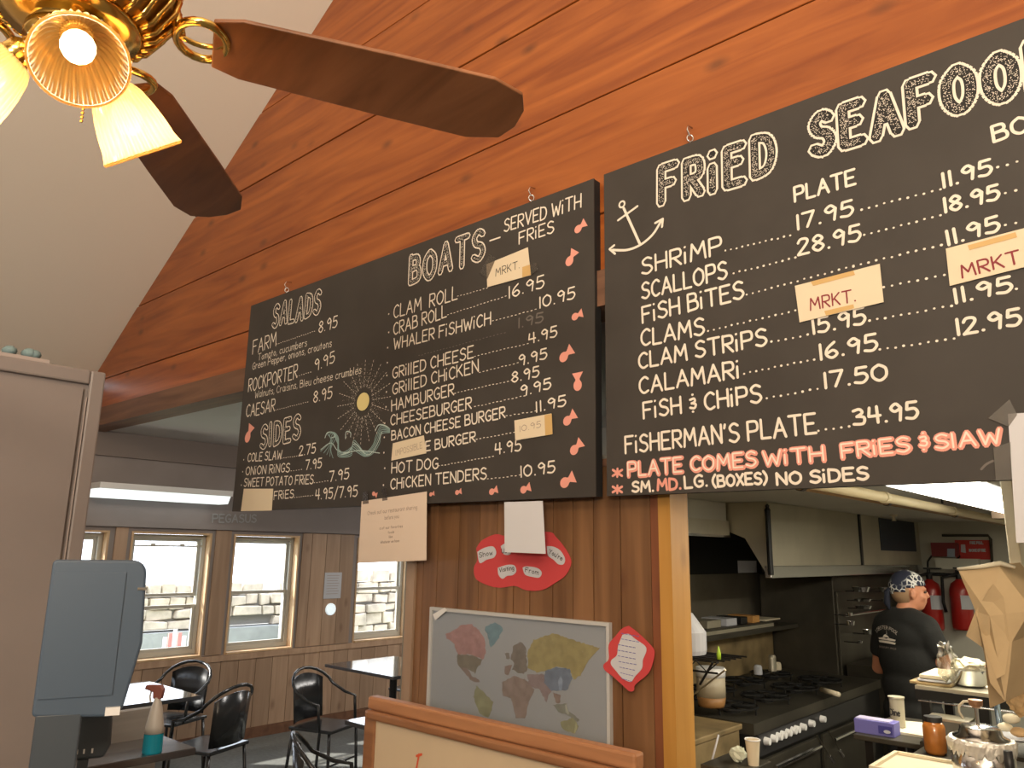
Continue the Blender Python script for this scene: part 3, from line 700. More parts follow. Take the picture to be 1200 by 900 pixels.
c = sheet('paper_notice', [(423.7,587.4),(500,576),(499.5,656.6),(419.7,660)], YB-.012, M_notice, 'peach printed notice hanging from the left board over the window', 'paper')
for s, a, b, h in [('Check out our restaurant sharing',(431,603.5),(489,596.5),5),('before you',(451,609),(467.5,607),5),('a of our favorites',(445,620.5),(472,618),3.4),('foods',(455,625.5),(462,624.5),3.2),('like',(456,630.5),(460,630),3),('Whatever we have',(446,637),(468,635),3.6)]:
    stext(c, s, a, b, h, YB-.012, M_grink, .0010)
strip(c, [(425,577),(431,576),(432,590),(425,591)], YB-.0125, M_ctape); strip(c, [(447,573),(453,572),(454,586),(448,587)], YB-.0125, M_ctape)
c = sheet('paper_notice', [(591,588.5),(635.8,587),(639.3,649),(591.3,647)], YB-.004, M_paper, 'blank white sheet hanging above the red paper cloud', 'paper')
# ================================================================== MAP WALL
YW = YM-.004
def onw(px, py, y=YW): p = atY(px, py, y); return (p.x, p.z)
def blob(cs, y, mb, thick=.001, sm=True):
    q = [onw(px, py, y) for px, py in cs]; q = catmull(q + [q[0]], 4)[:-1] if sm else q
    n = len(q); cx = sum(p[0] for p in q)/n; cz = sum(p[1] for p in q)/n
    mb.add([(p[0], y, p[1]) for p in q] + [(p[0], y+thick, p[1]) for p in q], [tuple(range(n))] + [(i, n+i, n+(i+1)%n, (i+1)%n) for i in range(n)])
    return mb
def cr(x, y_, ox, oy, s): return (ox+x/s, oy+y_/s)
cs = [cr(x, y_, 550, 580, 7.5) for x, y_ in [(60,470),(110,400),(230,345),(320,360),(480,330),(700,325),(760,370),(850,480),(895,590),(850,700),(760,770),(640,835),(500,838),(400,800),(280,815),(180,800),(60,740),(40,640),(70,570)]]
t = thing('paper_cloud', 'large red paper cloud with white word bubbles on the plank wall', 'decoration', atY(610, 690, YW))
blob(cs, YW-.003, MB(), .002).build('red_cloud', M_red, t, world=True)
def bubble(root, cs_, y, s=None, a=None, b=None, h=5, m=M_ink):
    o = blob(cs_, y, MB(), .001).build('word_bubble', M_cloud, root, world=True)
    if s: stext(o, s, a, b, h, y, m, .0014)
C_ = lambda pts_: [cr(x, y_, 550, 580, 7.5) for x, y_ in pts_]
bubble(t, C_([(70,500),(130,465),(205,452),(235,500),(215,550),(150,570),(90,598)]), YW-.005, 'Show', (562,653.5), (577.5,650), 6.5)
bubble(t, C_([(275,450),(320,425),(360,450),(360,520),(300,520)]), YW-.005, 'Us', (588,648), (594,648), 6)
bubble(t, C_([(680,450),(740,455),(800,490),(840,560),(825,610),(780,608),(740,570),(690,530)]), YW-.005, "You're", (643,648), (658.5,657), 6)
bubble(t, C_([(250,640),(330,615),(395,620),(412,670),(380,705),(330,712),(290,737),(255,700)]), YW-.005, 'Visiting', (585.5,670.5), (602.5,667.5), 5.5)
bubble(t, C_([(468,640),(500,628),(590,640),(635,680),(615,725),(560,722),(490,700)]), YW-.005, 'From', (615.5,670), (631,673.5), 6)
t = thing('paper_tag', 'small red paper shape with a white note beside the map', 'decoration', atY(738, 808, YW))
C2 = lambda pts_: [cr(x, y_, 700, 720, 9) for x, y_ in pts_]
blob(C2([(330,120),(400,170),(500,260),(590,360),(600,430),(570,560),(520,640),(400,740),(385,800),(340,812),(290,770),(170,660),(80,590),(65,530),(120,470),(120,320),(190,230),(260,150)]), YM-.028, MB(), .002).build('red_shape', M_red, t, world=True)
cs = C2([(265,215),(330,205),(400,260),(500,330),(515,390),(480,480),(470,570),(400,650),(350,712),(260,670),(200,600),(145,530),(150,480),(205,430),(220,330)])
blob(cs, YM-.030, MB(), .001).build('note', M_cloud, t, world=True)
mb = MB()
for k in range(9):
    y_ = 738+6.6*k; x0 = 728+max(0,(k-4))*1.0-((k>1)*4); A, Bp = onw(x0, y_+4, YM-.030), onw(x0+22-max(0,k-5)*3, y_+8, YM-.030)
    for j in range(5):
        u0, u1 = j/5+.02, j/5+.15; ribbon(mb, [(A[0]+(Bp[0]-A[0])*u0, A[1]+(Bp[1]-A[1])*u0), (A[0]+(Bp[0]-A[0])*u1, A[1]+(Bp[1]-A[1])*u1)], .0011, lambda x, z: Vector((x, YM-.0312, z)))
mb.build('lettering', M_box, t, world=True)
# world map
mx0, mz1 = onw(507, 711); mx1 = onw(716.8, 731)[0]; mz0 = mz1 - .56
wm = thing('world_map', 'framed world map poster under clear plastic on the plank wall', 'map', (mx0, YM, mz0))
fr = MB(); tk = .014
for a, b in [((mx0, mz0), (mx0+tk, mz1)), ((mx1-tk, mz0), (mx1, mz1)), ((mx0+tk, mz1-tk), (mx1-tk, mz1)), ((mx0+tk, mz0), (mx1-tk, mz0+tk))]:
    fr.box((a[0], YM-.022, a[1]), (b[0], YM-.002, b[1]))
fr.build('frame', mat('pale_grey_frame', (.50,.50,.50), .35), wm, world=True)
B((mx0+tk, YM-.010, mz0+tk), (mx1-tk, YM-.003, mz1-tk)).build('poster', M_sea, wm, world=True)
mpn = [0]
def mp(pts_, m, nm): 
    mpn[0] += 1; rn = random.Random(mpn[0]); q = []
    for i, p in enumerate(pts_):          # ragged coastline
        n_ = pts_[(i+1) % len(pts_)]; L = math.hypot(n_[0]-p[0], n_[1]-p[1]); k = max(1, int(L/11))
        for j in range(k): q.append((p[0]+(n_[0]-p[0])*j/k+rn.uniform(-4,4), p[1]+(n_[1]-p[1])*j/k+rn.uniform(-4,4)))
    pts_ = q; y = YM-.0105-.00012*mpn[0]; blob([cr(x, yy, 495, 700, 5.217) for x, yy in pts_], y, MB(), .0004, False).build(nm, m, wm, world=True)
mc = lambda n, c: mat(n, c, .7, var=.15, vscale=30)
mp([(230,170),(300,165),(345,200),(380,250),(385,340),(370,380),(300,350),(215,350),(190,280),(150,250),(140,225),(190,205)], mc('map_pink', (.45,.27,.27)), 'land_print')
mp([(210,350),(300,353),(368,382),(355,410),(330,430),(322,465),(270,432),(225,425),(208,395)], mc('map_olive', (.25,.23,.19)), 'land_print')
mp([(232,427),(272,432),(300,480),(345,505),(350,518),(318,515),(290,500),(262,470)], mc('map_brown', (.30,.24,.22)), 'land_print')
mp([(330,540),(385,590),(432,640),(422,690),(400,735),(360,720),(335,680),(313,610)], mc('map_green', (.33,.34,.22)), 'land_print')
mp([(385,175),(440,155),(485,175),(490,205),(460,255),(420,310),(402,250),(385,200)], mc('map_blue', (.20,.33,.40)), 'land_print')
mp([(550,300),(600,270),(630,300),(640,440),(620,470),(585,462),(550,440),(562,400),(540,380),(548,340)], mc('map_grey_brown', (.24,.22,.20)), 'land_print')
mp([(505,345),(530,340),(540,375),(515,378)], mc('map_grey_brown', (.24,.22,.20)), 'land_print')
mp([(505,418),(545,415),(532,475),(505,472)], mc('map_brown', (.30,.24,.22)), 'land_print')
mp([(642,340),(680,260),(800,220),(860,240),(950,270),(1085,310),(1050,350),(1015,385),(965,480),(925,505),(900,440),(820,425),(750,450),(700,460),(645,430)], mc('map_yellow', (.40,.35,.17)), 'land_print')
mp([(485,520),(560,480),(625,500),(685,565),(650,640),(630,740),(570,738),(545,620),(490,600)], mc('map_tan', (.33,.27,.25)), 'land_print')
mp([(642,470),(740,470),(790,560),(755,640),(715,560),(690,560),(650,530)], mc('map_mauve', (.32,.26,.27)), 'land_print')
mp([(750,450),(820,425),(900,440),(915,500),(880,570),(790,570),(745,520)], mc('map_slate', (.20,.25,.34)), 'land_print')
mp([(800,580),(845,600),(840,650),(812,640)], mc('map_brown', (.30,.24,.22)), 'land_print')
mp([(800,655),(880,650),(890,690),(960,750),(950,765),(880,720),(830,700)], mc('map_grey_green', (.28,.30,.27)), 'land_print')
mp([(840,765),(920,735),(955,790),(930,830),(860,810)], mc('map_green', (.33,.34,.22)), 'land_print')
gl = MB(); nx, nz = 26, 12; rnd = random.Random(2); gx = [[0]*(nz+1) for _ in range(nx+1)]
for i in range(nx+1):
    for j in range(nz+1):
        gl.v.append(Vector((mx0+tk+(mx1-mx0-2*tk)*i/nx, YM-.0135+.0022*math.sin(i*1.1+j*.7)*rnd.random(), mz0+tk+(mz1-mz0-2*tk)*j/nz)))
for i in range(nx):
    for j in range(nz): a = i*(nz+1)+j; gl.f.append((a, a+nz+1, a+nz+2, a+1))
gl.build('plastic_sheet', glassmat('clear_plastic_sheet', (.86,.87,.88), .10, .22), wm, world=True, smooth=True)
strip(wm, [(507,720),(521,712),(524,715),(510,727)], YM-.024, M_white)
# white notice and round plate on the window wall
q0, q1 = atX(381, 671, XW+.008), atX(399, 701, XW+.008)
pn = thing('paper_notice', 'small white printed notice on the pine wall between two windows', 'paper', (XW+.004, q0.y, q1.z))
B((XW+.002, q0.y, q1.z), (XW+.008, q1.y, q0.z)).build('sheet', M_cloud, pn, world=True)
mb = MB()
for k in range(8): zz = q0.z-.03-(q0.z-q1.z)*k/10; mb.box((XW+.008, q0.y+.03, zz-.004), (XW+.0086, q1.y-.03-(k%3)*.01, zz))
mb.build('lettering', M_grink, pn, world=True)
q = atX(387.5, 714, XW+.01); rr = .062
dd = thing('round_wall_plate', 'round glowing white disc under the notice on the pine wall', 'sign', (XW+.001, q.y, q.z-rr))
Mx = Matrix.Translation((XW+.001, q.y, q.z)) @ Matrix.Rotation(PI/2, 4, 'Y')
MB().lathe([(rr, 0), (rr, .015), (rr*.9, .022), (0, .022)], 28, Mx).build('disc', mat('glowing_enamel', (.85,.92,.95), .25, emit=(.8,.95,1), es=.5), dd, world=True, smooth=False)  # disc is no lamp; its glow is put in as emission
# carved letters over the windows
mb = MB(); a, b = atX(249, 612, XW+.0), atX(300, 612, XW+.0); yA, zA = a.y, a.z
text(mb, 'PEGASUS', (yA, zA), (b.y, b.z), .075, .007, lambda y_, z_: Vector((XW+.0005, y_, z_)))
ls = thing('carved_letters', 'faint grey letters on the panel above the windows', 'sign', (XW, yA, zA)); mb.build('lettering', mat('faint_grey_letters', (.36,.36,.36), .8), ls, world=True)
# dining room wall-wash fixture
f0, f1 = atX(112, 572, XW+.25), atX(267, 584, XW+.25)
t = thing('ceiling_light', 'long fluorescent light fixture above the dining room windows', 'light', (XW+.25, f0.y, f1.z))
B((XW+.04, f0.y, f0.z-.0), (XW+.34, f1.y, f0.z+.05)).build('housing', M_white, t, world=True)
m = MB(); m.prism([(XW+.06, f0.z), (XW+.32, f0.z), (XW+.28, f0.z-.07), (XW+.10, f0.z-.07)], lambda x, z: (x, f1.y-.01, z), lambda x, z: (x, f0.y+.01, z)); m.build('lens', M_dtube, t, world=True)
# ================================================================== CEILING FAN
FC = Vector((-1.085, .285, 0)); FZc = CAMZ
fan = thing('ceiling_fan', 'brass ceiling fan with wooden blades and ribbed glass lamp shades', 'ceiling fan', (FC.x, FC.y, CAMZ+.86))
def fl(prof, n=36, flute=0, nf=0): return MB().lathe([(r, z+CAMZ) for r, z in prof], n, Matrix.Translation((FC.x, FC.y, 0)), flute, nf)
fl([(.018,.95),(.018,3.4)], 12).build('downrod', M_brass, fan, world=True, smooth=True)
fl([(.07,.97),(.125,.94),(.14,.88),(.14,.82),(.128,.775)]).build('motor_housing', M_brass, fan, world=True)
# ribbed vent ring
mb = fl([(.128,.775),(.123,.752),(.10,.715),(.085,.706)]); mb.build('vent_ring', mat('dark_brass', (.30,.17,.05), .3, .9), fan, world=True)
for k in range(30):
    a = 2*PI*k/30; ca, sa = math.cos(a), math.sin(a)
    MB().tube([(FC.x+ca*r, FC.y+sa*r, CAMZ+z) for r, z in ((.131,.773),(.127,.752),(.104,.715),(.089,.706))], .0045, 6).build('rib', M_brass, fan, world=True, smooth=True)
fl([(.088,.708),(.086,.700),(.062,.698),(.05,.694),(.04,.69),(.055,.68),(.055,.665),(.03,.64),(.012,.63),(.0,.622)]).build('light_fitter', M_brass, fan, world=True, smooth=True)
for k in range(5):
    a = math.radians(64 + 72*k); R = Matrix.Translation((FC.x, FC.y, CAMZ+.725)) @ Matrix.Rotation(a, 4, 'Z')
    tilt = Matrix.Translation((FC.x, FC.y, CAMZ+.722)) @ Matrix.Rotation(a, 4, 'Z') @ Matrix.Rotation(math.radians(-11), 4, 'X')
    m = MB(); r0 = .15
    m.tube([R @ Vector(p) for p in ((.12,0,.05),(.13,0,.02),(.135,0,.0))], .009, 8)
    m.tube([R @ Vector((.165+.035*math.cos(t*PI/10), .045*math.sin(t*PI/10), 0)) for t in range(20)], .0065, 8, closed=True)
    m.tube([R @ Vector((.135+.06*t/6, .012*math.sin(t*PI/6), 0)) for t in range(7)], .0045, 6)
    br = m.build('blade_iron', M_brass, fan, world=True, smooth=True)
    out = [(.18,-.045),(.22,-.058),(.45,-.068),(.60,-.072),(.655,-.055),(.672,-.02),(.672,.02),(.655,.055),(.60,.072),(.45,.068),(.22,.058),(.18,.045)]
    m = MB(); m.prism(out, lambda x, y_: tilt @ Vector((x, y_, 0)), lambda x, y_: tilt @ Vector((x, y_, .007)))
    bo = m.build('blade', M_blade, fan, world=True, bevel=.002)
for k, (az, tl) in enumerate(((-9, 42), (104, 40), (228, 42))):
    a = math.radians(az); d = Vector((math.cos(a)*math.sin(math.radians(tl)), math.sin(a)*math.sin(math.radians(tl)), -math.cos(math.radians(tl))))
    neck = Vector((FC.x+.045*math.cos(a), FC.y+.045*math.sin(a), CAMZ+.672))
    M_ = Matrix.Translation(neck) @ d.to_track_quat('Z', 'Y').to_matrix().to_4x4() @ Matrix.Scale(.90, 4)
    MB().lathe([(.010,-.015),(.012,.01),(.021,.018),(.023,.045),(.019,.05)], 20, M_).build('socket', M_brass, fan, world=True, smooth=True)
    sh = MB(); prof = [(.022,.038),(.030,.042),(.038,.055),(.046,.08),(.052,.105),(.056,.13),(.060,.142),(.062,.146)]
    vs = len(sh.v); sh.lathe(prof, 160, M_, .05, 32); sh.f = [f for f in sh.f if len(f) == 4]
    s_ = sh.build('glass_shade', M_shade, fan, world=True, smooth=True)
    MB().tube([M_ @ Vector((.0615*math.cos(t*PI/24), .0615*math.sin(t*PI/24), .147)) for t in range(48)], .0022, 6, closed=True).build('shade_rim', M_shade, s_, world=True, smooth=True)
    bl = MB().ell((0,0,0), (.023,.023,.027)); bl.v = [M_ @ (p + Vector((0,0,.088))) for p in bl.v]
    bl.build('bulb', M_bulb, fan, world=True, smooth=True)
    l = D.lights.new('fan_bulb_light', 'POINT'); l.energy = 1.6; l.color = (1, .72, .42); l.shadow_soft_size = .03
    lo = D.objects.new('fan_bulb_light', l); COL.objects.link(lo); lo.location = M_ @ Vector((0, 0, .135))
mb = MB()
for k in range(14): mb.ell((FC.x+.03, FC.y+.02, CAMZ+.63-.006*k), (.0022,.0022,.0026), 6, 4)
mb.build('pull_chain', M_brass, fan, world=True)
# ================================================================== FOREGROUND SIGN
YS = 1.9
s0 = atY(438, 816, YS); s1 = atY(736, 876, YS); zt = s0.z
sg = thing('framed_sign', 'cream whiteboard in a reddish wood frame standing on the counter', 'sign', (s0.x, YS, zt-.62))
x0, x1 = s0.x-.02, s1.x+.03
def rail(n, a, b, dz=0): 
    MB().box(a, b).build(n, M_signw, sg, world=True, bevel=.008)
rail('frame_rail', (x0, YS-.012, zt-.045), (x1, YS+.035, zt)); rail('frame_rail', (x0+.012, YS-.028, zt-.075), (x1-.012, YS+.02, zt-.045))
rail('frame_stile', (x0-.005, YS-.02, zt-.62), (x0+.055, YS+.03, zt-.046)); rail('frame_stile', (x1-.055, YS-.02, zt-.62), (x1+.005, YS+.03, zt-.046))
rail('frame_rail', (x0+.056, YS-.02, zt-.62), (x1-.056, YS+.03, zt-.56))
B((x0+.056, YS-.012, zt-.56), (x1-.056, YS+.012, zt-.078)).build('panel', mat('cream_panel', (.60,.47,.32), .5, var=.03), sg, world=True)
mb = MB(); F = lambda x, z: Vector((x, YS-.0135, z))
ribbon(mb, [tuple(P2(*p, YS-.0135)) for p in ((491,884),(489,895),(486,912),(482,930))], .004, F); ribbon(mb, [tuple(P2(*p, YS-.0135)) for p in ((488,886),(494,884))], .004, F)
mb.build('lettering', M_orink, sg, world=True)
ct = thing('counter', 'ordering counter below the framed sign', 'counter', (x0-.1, YS-.1, 0))
B((x0-.15, YS-.14, zt-.67), (1.4, YS+.42, zt-.621)).build('top', M_mapw, ct, world=True)
B((x0-.1, YS-.08, 0), (1.35, YS+.36, zt-.67)).build('body', M_mapw, ct, world=True)
# ================================================================== LEFT: CABINET, MONITOR, TABLES
XC = -2.6
ctop = atX(125, 437, XC)
cb = thing('tall_cabinet', 'tall brown-grey cabinet side at the left edge', 'cabinet', (XC-.3, .3, 0))
B((XC-.62, -.6, .0), (XC-.02, ctop.y-.002, ctop.z-.005)).build('body', M_cab, cb, world=True)
B((XC-.02, -.6, .0), (XC-.008, ctop.y-.06, ctop.z-.06)).build('side_panel', M_cab, cb, world=True)
B((XC-.02, ctop.y-.045, .0), (XC, ctop.y, ctop.z)).build('corner_post', M_cab, cb, world=True, bevel=.006)
B((XC-.02, -.6, ctop.z-.045), (XC, ctop.y-.046, ctop.z)).build('top_rail', M_cab, cb, world=True, bevel=.006)
B((XC-.003, ctop.y-.052, .9), (XC+.002, ctop.y-.049, ctop.z-.09)).build('edge_strip', M_cabedge, cb, world=True)
# things lying on the cabinet
q = atX(52, 424, XC-.1)
t = thing('flat_box_lid', 'thin pale lid lying on top of the tall cabinet', 'lid', (XC-.3, .5, ctop.z))
B((XC-.5, .1, ctop.z+.001), (XC-.05, q.y-.0, ctop.z+.02)).build('lid', M_cabedge, t, world=True)
t = thing('dried_sprigs', 'small blue-green bundle lying on the tall cabinet top', 'plant', (XC-.1, .55, ctop.z+.022))
M_sprig = mat('dusty_teal', (.16,.23,.24), .9)
for px, py, r in ((12,405,.016),(34,414,.017),(40,413,.016)):
    c = atX(px, py, XC-.1); MB().ell((c.x, c.y, ctop.z+.022+r), (.03, r*1.3, r), 10, 6).build('leaf', M_sprig, t, world=True, smooth=True)
# POS monitor
def frame_local(c, fwd):
    f = Vector(fwd).normalized(); r = f.cross(Vector((0,0,1))).normalized(); u = r.cross(f); return Matrix((( r.x, f.x, u.x, c.x),(r.y, f.y, u.y, c.y),(r.z, f.z, u.z, c.z),(0,0,0,1)))
dep = 1.75
def atd(px, py, d): return C0 + ray(px, py)/900*d
mc_ = atd(108, 745, dep); hw, hh = .098, .168
view = Vector((mc_.x, mc_.y, 0)); M_ = frame_local(mc_, view)
mo = thing('display_monitor', 'haze-tinted touch monitor seen from behind in front of the left window', 'monitor', (mc_.x, mc_.y, mc_.z-hh-.12))
out = []
for cxx, czz, a0 in ((hw-.03, hh-.03, 0), (-hw+.01, hh-.01, 90), (-hw+.01, -hh+.01, 180), (hw-.045, -hh+.02, 270)):
    rad = .03 if cxx > 0 else .01
    for k in range(5): a = math.radians(a0+k*22.5); out.append((cxx+rad*math.cos(a), czz+rad*math.sin(a)))
out.insert(0, (hw+.008, -.02))
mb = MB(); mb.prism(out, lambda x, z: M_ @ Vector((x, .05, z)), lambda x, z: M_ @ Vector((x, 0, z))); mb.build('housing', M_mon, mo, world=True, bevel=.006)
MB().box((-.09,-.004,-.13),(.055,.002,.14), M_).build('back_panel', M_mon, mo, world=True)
MB().box((.082,-.004,.10),(.103,.004,.106), M_).build('slot', M_steelb, mo, world=True)
MB().box((-.09,.0,-hh-.14),(.0,.05,-hh+.005), M_).build('stand', M_darkg, mo, world=True, bevel=.004)
MB().box((.045,-.01,-hh-.005),(.075,.03,-hh+.012), M_).build('corner_foot', M_white, mo, world=True)
# card terminal with paper strips
c = atd(101, 860, 1.9); M_ = frame_local(c, Vector((c.x, c.y, 0)))
t = thing('card_terminal', 'dark rounded card terminal below the monitor', 'card reader', (c.x, c.y, c.z-.08))
mb = MB(); mb.prism([(-.06,-.06),(.045,-.06),(.058,-.03),(.055,.035),(.03,.06),(-.06,.06)], lambda x, z: M_ @ Vector((x,.06,z)), lambda x, z: M_ @ Vector((x,0,z))); mb.build('body', M_darkg, t, world=True, bevel=.008)
for xx in (-.015,.0,.018): MB().box((xx-.002,-.004,-.045),(xx+.002,0,-.035), M_).build('painted_glint', M_white, t, world=True)  # white bars painted in for glints on the terminal
MB().box((-.012,.0,-.16),(.012,.03,-.06), M_).build('stem', M_darkg, t, world=True)
for k in range(2): MB().box((-.055+.02*k,-.01,.066-.018*k),(.005+.04*k,.03,.070-.018*k), M_ @ Matrix.Rotation(-.12, 4, 'Y')).build('paper_strip', M_white, t, world=True)
# white small box beneath
# grey board partition behind the bottle
a, b = atX(190, 828, -3.65), atX(100, 850, -3.65)
g = thing('booth_back', 'grey weathered board panel behind the spray bottle', 'booth', (-3.7, b.y, 0))
yb1 = a.y; yb0 = a.y-1.0; zt_ = a.z; n = 4
for k in range(n):
    z1 = zt_-k*.14; B((-3.7, yb0, z1-.137), (-3.655, yb1, z1)).build('board', M_greyw, g, world=True, bevel=.003)
B((-3.7, yb0, 0), (-3.66, yb1-.01, zt_-.57)).build('base_panel', M_greyw, g, world=True)
# tables
def table(corner, x0, x1, y0, y1, ztop, label, name='dining_table', thick=.028):
    t = thing(name, label, 'table', ((x0+x1)/2, (y0+y1)/2, 0), 'dining tables' if name == 'dining_table' else None)
    B((x0, y0, ztop-thick), (x1, y1, ztop)).build('table_top', M_tabtop, t, world=True, bevel=.004)
    cx, cy = (x0+x1)/2, (y0+y1)/2
    MB().cyl((cx, cy, .03), (cx, cy, ztop-thick), .035, 12).build('pedestal', M_black, t, world=True, smooth=False)
    fr_ = min(.28, (x1-x0)/2)
    for dx, dy in ((fr_,0),(-fr_,0),(0,.28),(0,-.28)):
        MB().tube([(cx, cy, .05), (cx+dx, cy+dy, .02)], [.025,.015], 6).build('foot', M_black, t, world=True)
    return t
cc = atZ(236, 815, .75); table(None, cc.x-.85, cc.x, cc.y-.75, cc.y, .75, 'dark glossy dining table by the left window, shining with daylight')
cc = atZ(461, 793, .75); table(None, cc.x-1.0, cc.x, cc.y, cc.y+.85, .75, 'glossy dining table shining blue under the window beside the map')
cc = atZ(404, 844, .75); table(None, cc.x, cc.x+.75, cc.y, cc.y+.75, .75, 'dining table whose pale corner shows left of the framed sign')
cc = atZ(230, 876, CAMZ-.8); zt2 = CAMZ-.8; table(None, cc.x-.30, cc.x, cc.y-.55, cc.y, zt2, 'dark glossy side table carrying the spray bottle', 'side_table')
# spray bottle
bb = atZ(178, 882, zt2); H = .255
sp = thing('spray_bottle', 'spray bottle with turquoise liquid on the dark glossy table', 'bottle', bb)
MB().lathe([(.035,.0),(.037,.004),(.036,.072)], 20, Matrix.Translation(bb)).build('liquid', M_blue, sp, world=True, smooth=False)
MB().lathe([(.0365,.073),(.034,.10),(.022,.165),(.013,.195),(.012,.205)], 20, Matrix.Translation(bb)).build('bottle_body', M_bottle, sp, world=True, smooth=True)
Mv = Matrix.Translation(bb) @ Matrix.Rotation(math.radians(215), 4, 'Z')
mb = MB(); mb.prism([(-.018,.20),(-.024,.235),(-.012,.252),(.05,.25),(.055,.235),(.018,.225),(.016,.20)], lambda x, z: Mv @ Vector((x,.011,z)), lambda x, z: Mv @ Vector((x,-.011,z))); mb.build('spray_head', mat('red_brown_trigger', (.28,.10,.08), .5), sp, world=True, bevel=.003)
MB().tube([Mv @ Vector(p) for p in ((.03,0,.228),(.034,0,.205),(.028,0,.185))], .004, 6).build('trigger', M_white, sp, world=True)
# chairs
def make_chair():
    t = thing('dining_chair', '', 'chair', (0,0,0), 'black metal dining chairs')
    B((-.2,-.2,.43),(.2,.2,.455)).build('seat', M_blackch, t, bevel=.008)
    for sx in (-1,1):
        MB().tube([(sx*.19,-.19,.0),(sx*.18,-.17,.44)], .012, 8).build('leg', M_blackch, t, smooth=True)
        MB().tube([(sx*.20,.21,.0),(sx*.18,.17,.44)], .012, 8).build('leg', M_blackch, t, smooth=True)
    hoop = [(-.24,-.12,.45),(-.245,-.10,.64),(-.25,.0,.66),(-.24,.12,.72)] + [(-.24*math.cos(a*PI/10), .12+.12*math.sin(a*PI/10), .72+.14*math.sin(a*PI/10)) for a in range(1,10)] + [(.24,.12,.72),(.25,.0,.66),(.245,-.10,.64),(.24,-.12,.45)]
    MB().tube(hoop, .012, 8).build('bow_back', M_blackch, t, smooth=True)
    m = MB(); nn = 8
    for k in range(nn+1):
        a = PI*(.2+.6*k/nn); m.v += [Vector((-.225*math.cos(a), .1+.11*math.sin(a), .47)), Vector((-.235*math.cos(a), .12+.12*math.sin(a), .70+.12*math.sin(a)))]
    for k in range(nn): m.f.append((2*k, 2*k+2, 2*k+3, 2*k+1))
    bp = m.build('back_panel', M_blackch, t, smooth=True); so = bp.modifiers.new('t', 'SOLIDIFY'); so.thickness = .006
    MB().tube([(-.19,-.18,.2),(.19,-.18,.2)], .008, 6).build('stretcher', M_blackch, t)
    return t
proto = make_chair()
spots = [((250,800), .86, -1.2, 'black metal chair with bowed back right of the left window table'),
         ((206,779), .86, .4, 'black metal chair tucked behind the left window table'),
         ((385,785), .86, 1.9, 'black metal chair left of the table beside the map, near the pine wall'),
         ((398,858), .86, 2.6, 'black metal chair nearest the camera, left of the framed sign'),
         ((490,756), .86, .1, 'black metal chair behind the blue-shining table')]
for i, (px, z, rz, lb) in enumerate(spots):
    o = proto if i == 0 else copy_tree(proto)
    p = atZ(px[0], px[1], z); o.location = (p.x, p.y, 0); o.rotation_euler = (0, 0, rz); o['label'] = lb
# ================================================================== KITCHEN: hood, ceiling fixture, pipes
XH = -2.1
def kx(px, py, x=XH): return atX(px, py, x)
hz0, hzl, = kx(1000, 674).z, kx(904, 663).z; hy0 = kx(902, 670).y; hy1 = kx(1078, 640).y
hd = thing('exhaust_hood', 'long stainless steel exhaust hood under the kitchen ceiling', 'hood', (XH, hy0, hz0))
B((XH-.012, hy0, hzl-.01), (XH, hy1, KC-.003)).build('front_panel', M_steel, hd, world=True)
B((XH-.03, hy0-.005, hz0), (XH+.012, hy1, hzl)).build('lip', M_steelb, hd, world=True, bevel=.004, label='bright lower lip of the hood')
q = [atY(873,601,hy0+.0), atY(899,598,hy0), atY(900,660,hy0), atY(873,631,hy0)]
mb = MB(); zc = [KC-.003, KC-.003, hz0, q[3].z]; xs_ = [q[0].x-.25, XH-.013, XH-.013, q[3].x-.25+.22]
mb.prism(list(zip([XH-.75, XH-.013, XH-.013, q[3].x], [KC-.003, KC-.003, hz0+.01, q[3].z])), lambda x, z: (x, hy0+.012, z), lambda x, z: (x, hy0, z)); mb.build('end_panel', M_steel, hd, world=True)
yv = hy0+.3
for px in (960+46,): 
    s = atX(1006, 610, XH); B((XH, s.y-.02, hzl), (XH+.012, s.y+.02, KC-.004)).build('seam_strip', M_black, hd, world=True)
a_ = atX(1032, 640, XH).y
B((XH, a_, hzl+.12), (XH+.006, hy1-.15, KC-.01)).build('dark_filter', mat('navy_filter', (.012,.02,.035), .5), hd, world=True, label='dark navy panel at the far end of the hood')
# second, shorter hood at the left
x2 = -2.35
a0_, a1_ = atX(775, 600, x2), atX(873, 612, x2); zb = atX(830, 626, x2).z
h2 = thing('exhaust_hood', 'short stainless hood section above the dark back wall, left end of kitchen', 'hood', (x2, a0_.y, zb))
B((x2-.5, a0_.y-.2, zb), (x2, hy0-.02, a1_.z)).build('canopy', M_steel, h2, world=True)
B((x2-.02, a0_.y-.2, zb-.015), (x2+.006, hy0-.02, zb)).build('lip', M_steelb, h2, world=True)
B((x2-.6, a0_.y-.2, a1_.z), (x2-.02, hy0-.02, KC-.004)).build('duct_box', M_kceil, h2, world=True)
pz0, pz1 = atX(900, 592, XH), atX(903, 660, XH)
hp = thing('hood_pole', 'black vertical rod at the near corner of the long hood', 'pole', (XH+.02, hy0-.02, hz0))
MB().cyl((XH+.02, hy0-.03, hz0+.02), (XH+.02, hy0-.03, KC-.06), .018, 10).build('rod', M_black, hp, world=True)
MB().lathe([(.022,0),(.010,.02),(.014,.03),(0,.045)], 10, Matrix.Translation((XH+.02, hy0-.03, KC-.06))).build('finial', M_black, hp, world=True)
# tag on wall under the hood
q0, q1 = atX(865, 657, -2.95), atX(887, 671, -2.95)
tag(B((-2.955, q0.y, q1.z), (-2.95, q1.y, q0.z)).build('wall_label', M_cloud), 'small white label on the dark wall under the hood', 'label')
tag(B((-2.99, 3.2, 1.665), (-2.956, 6.6, KC-.01)).build('splash_panel', mat('black_wall_panel', (.012,.012,.010), .6)), 'black panel on the back wall under the hood', 'panel')  # plain black panel over the upper back wall
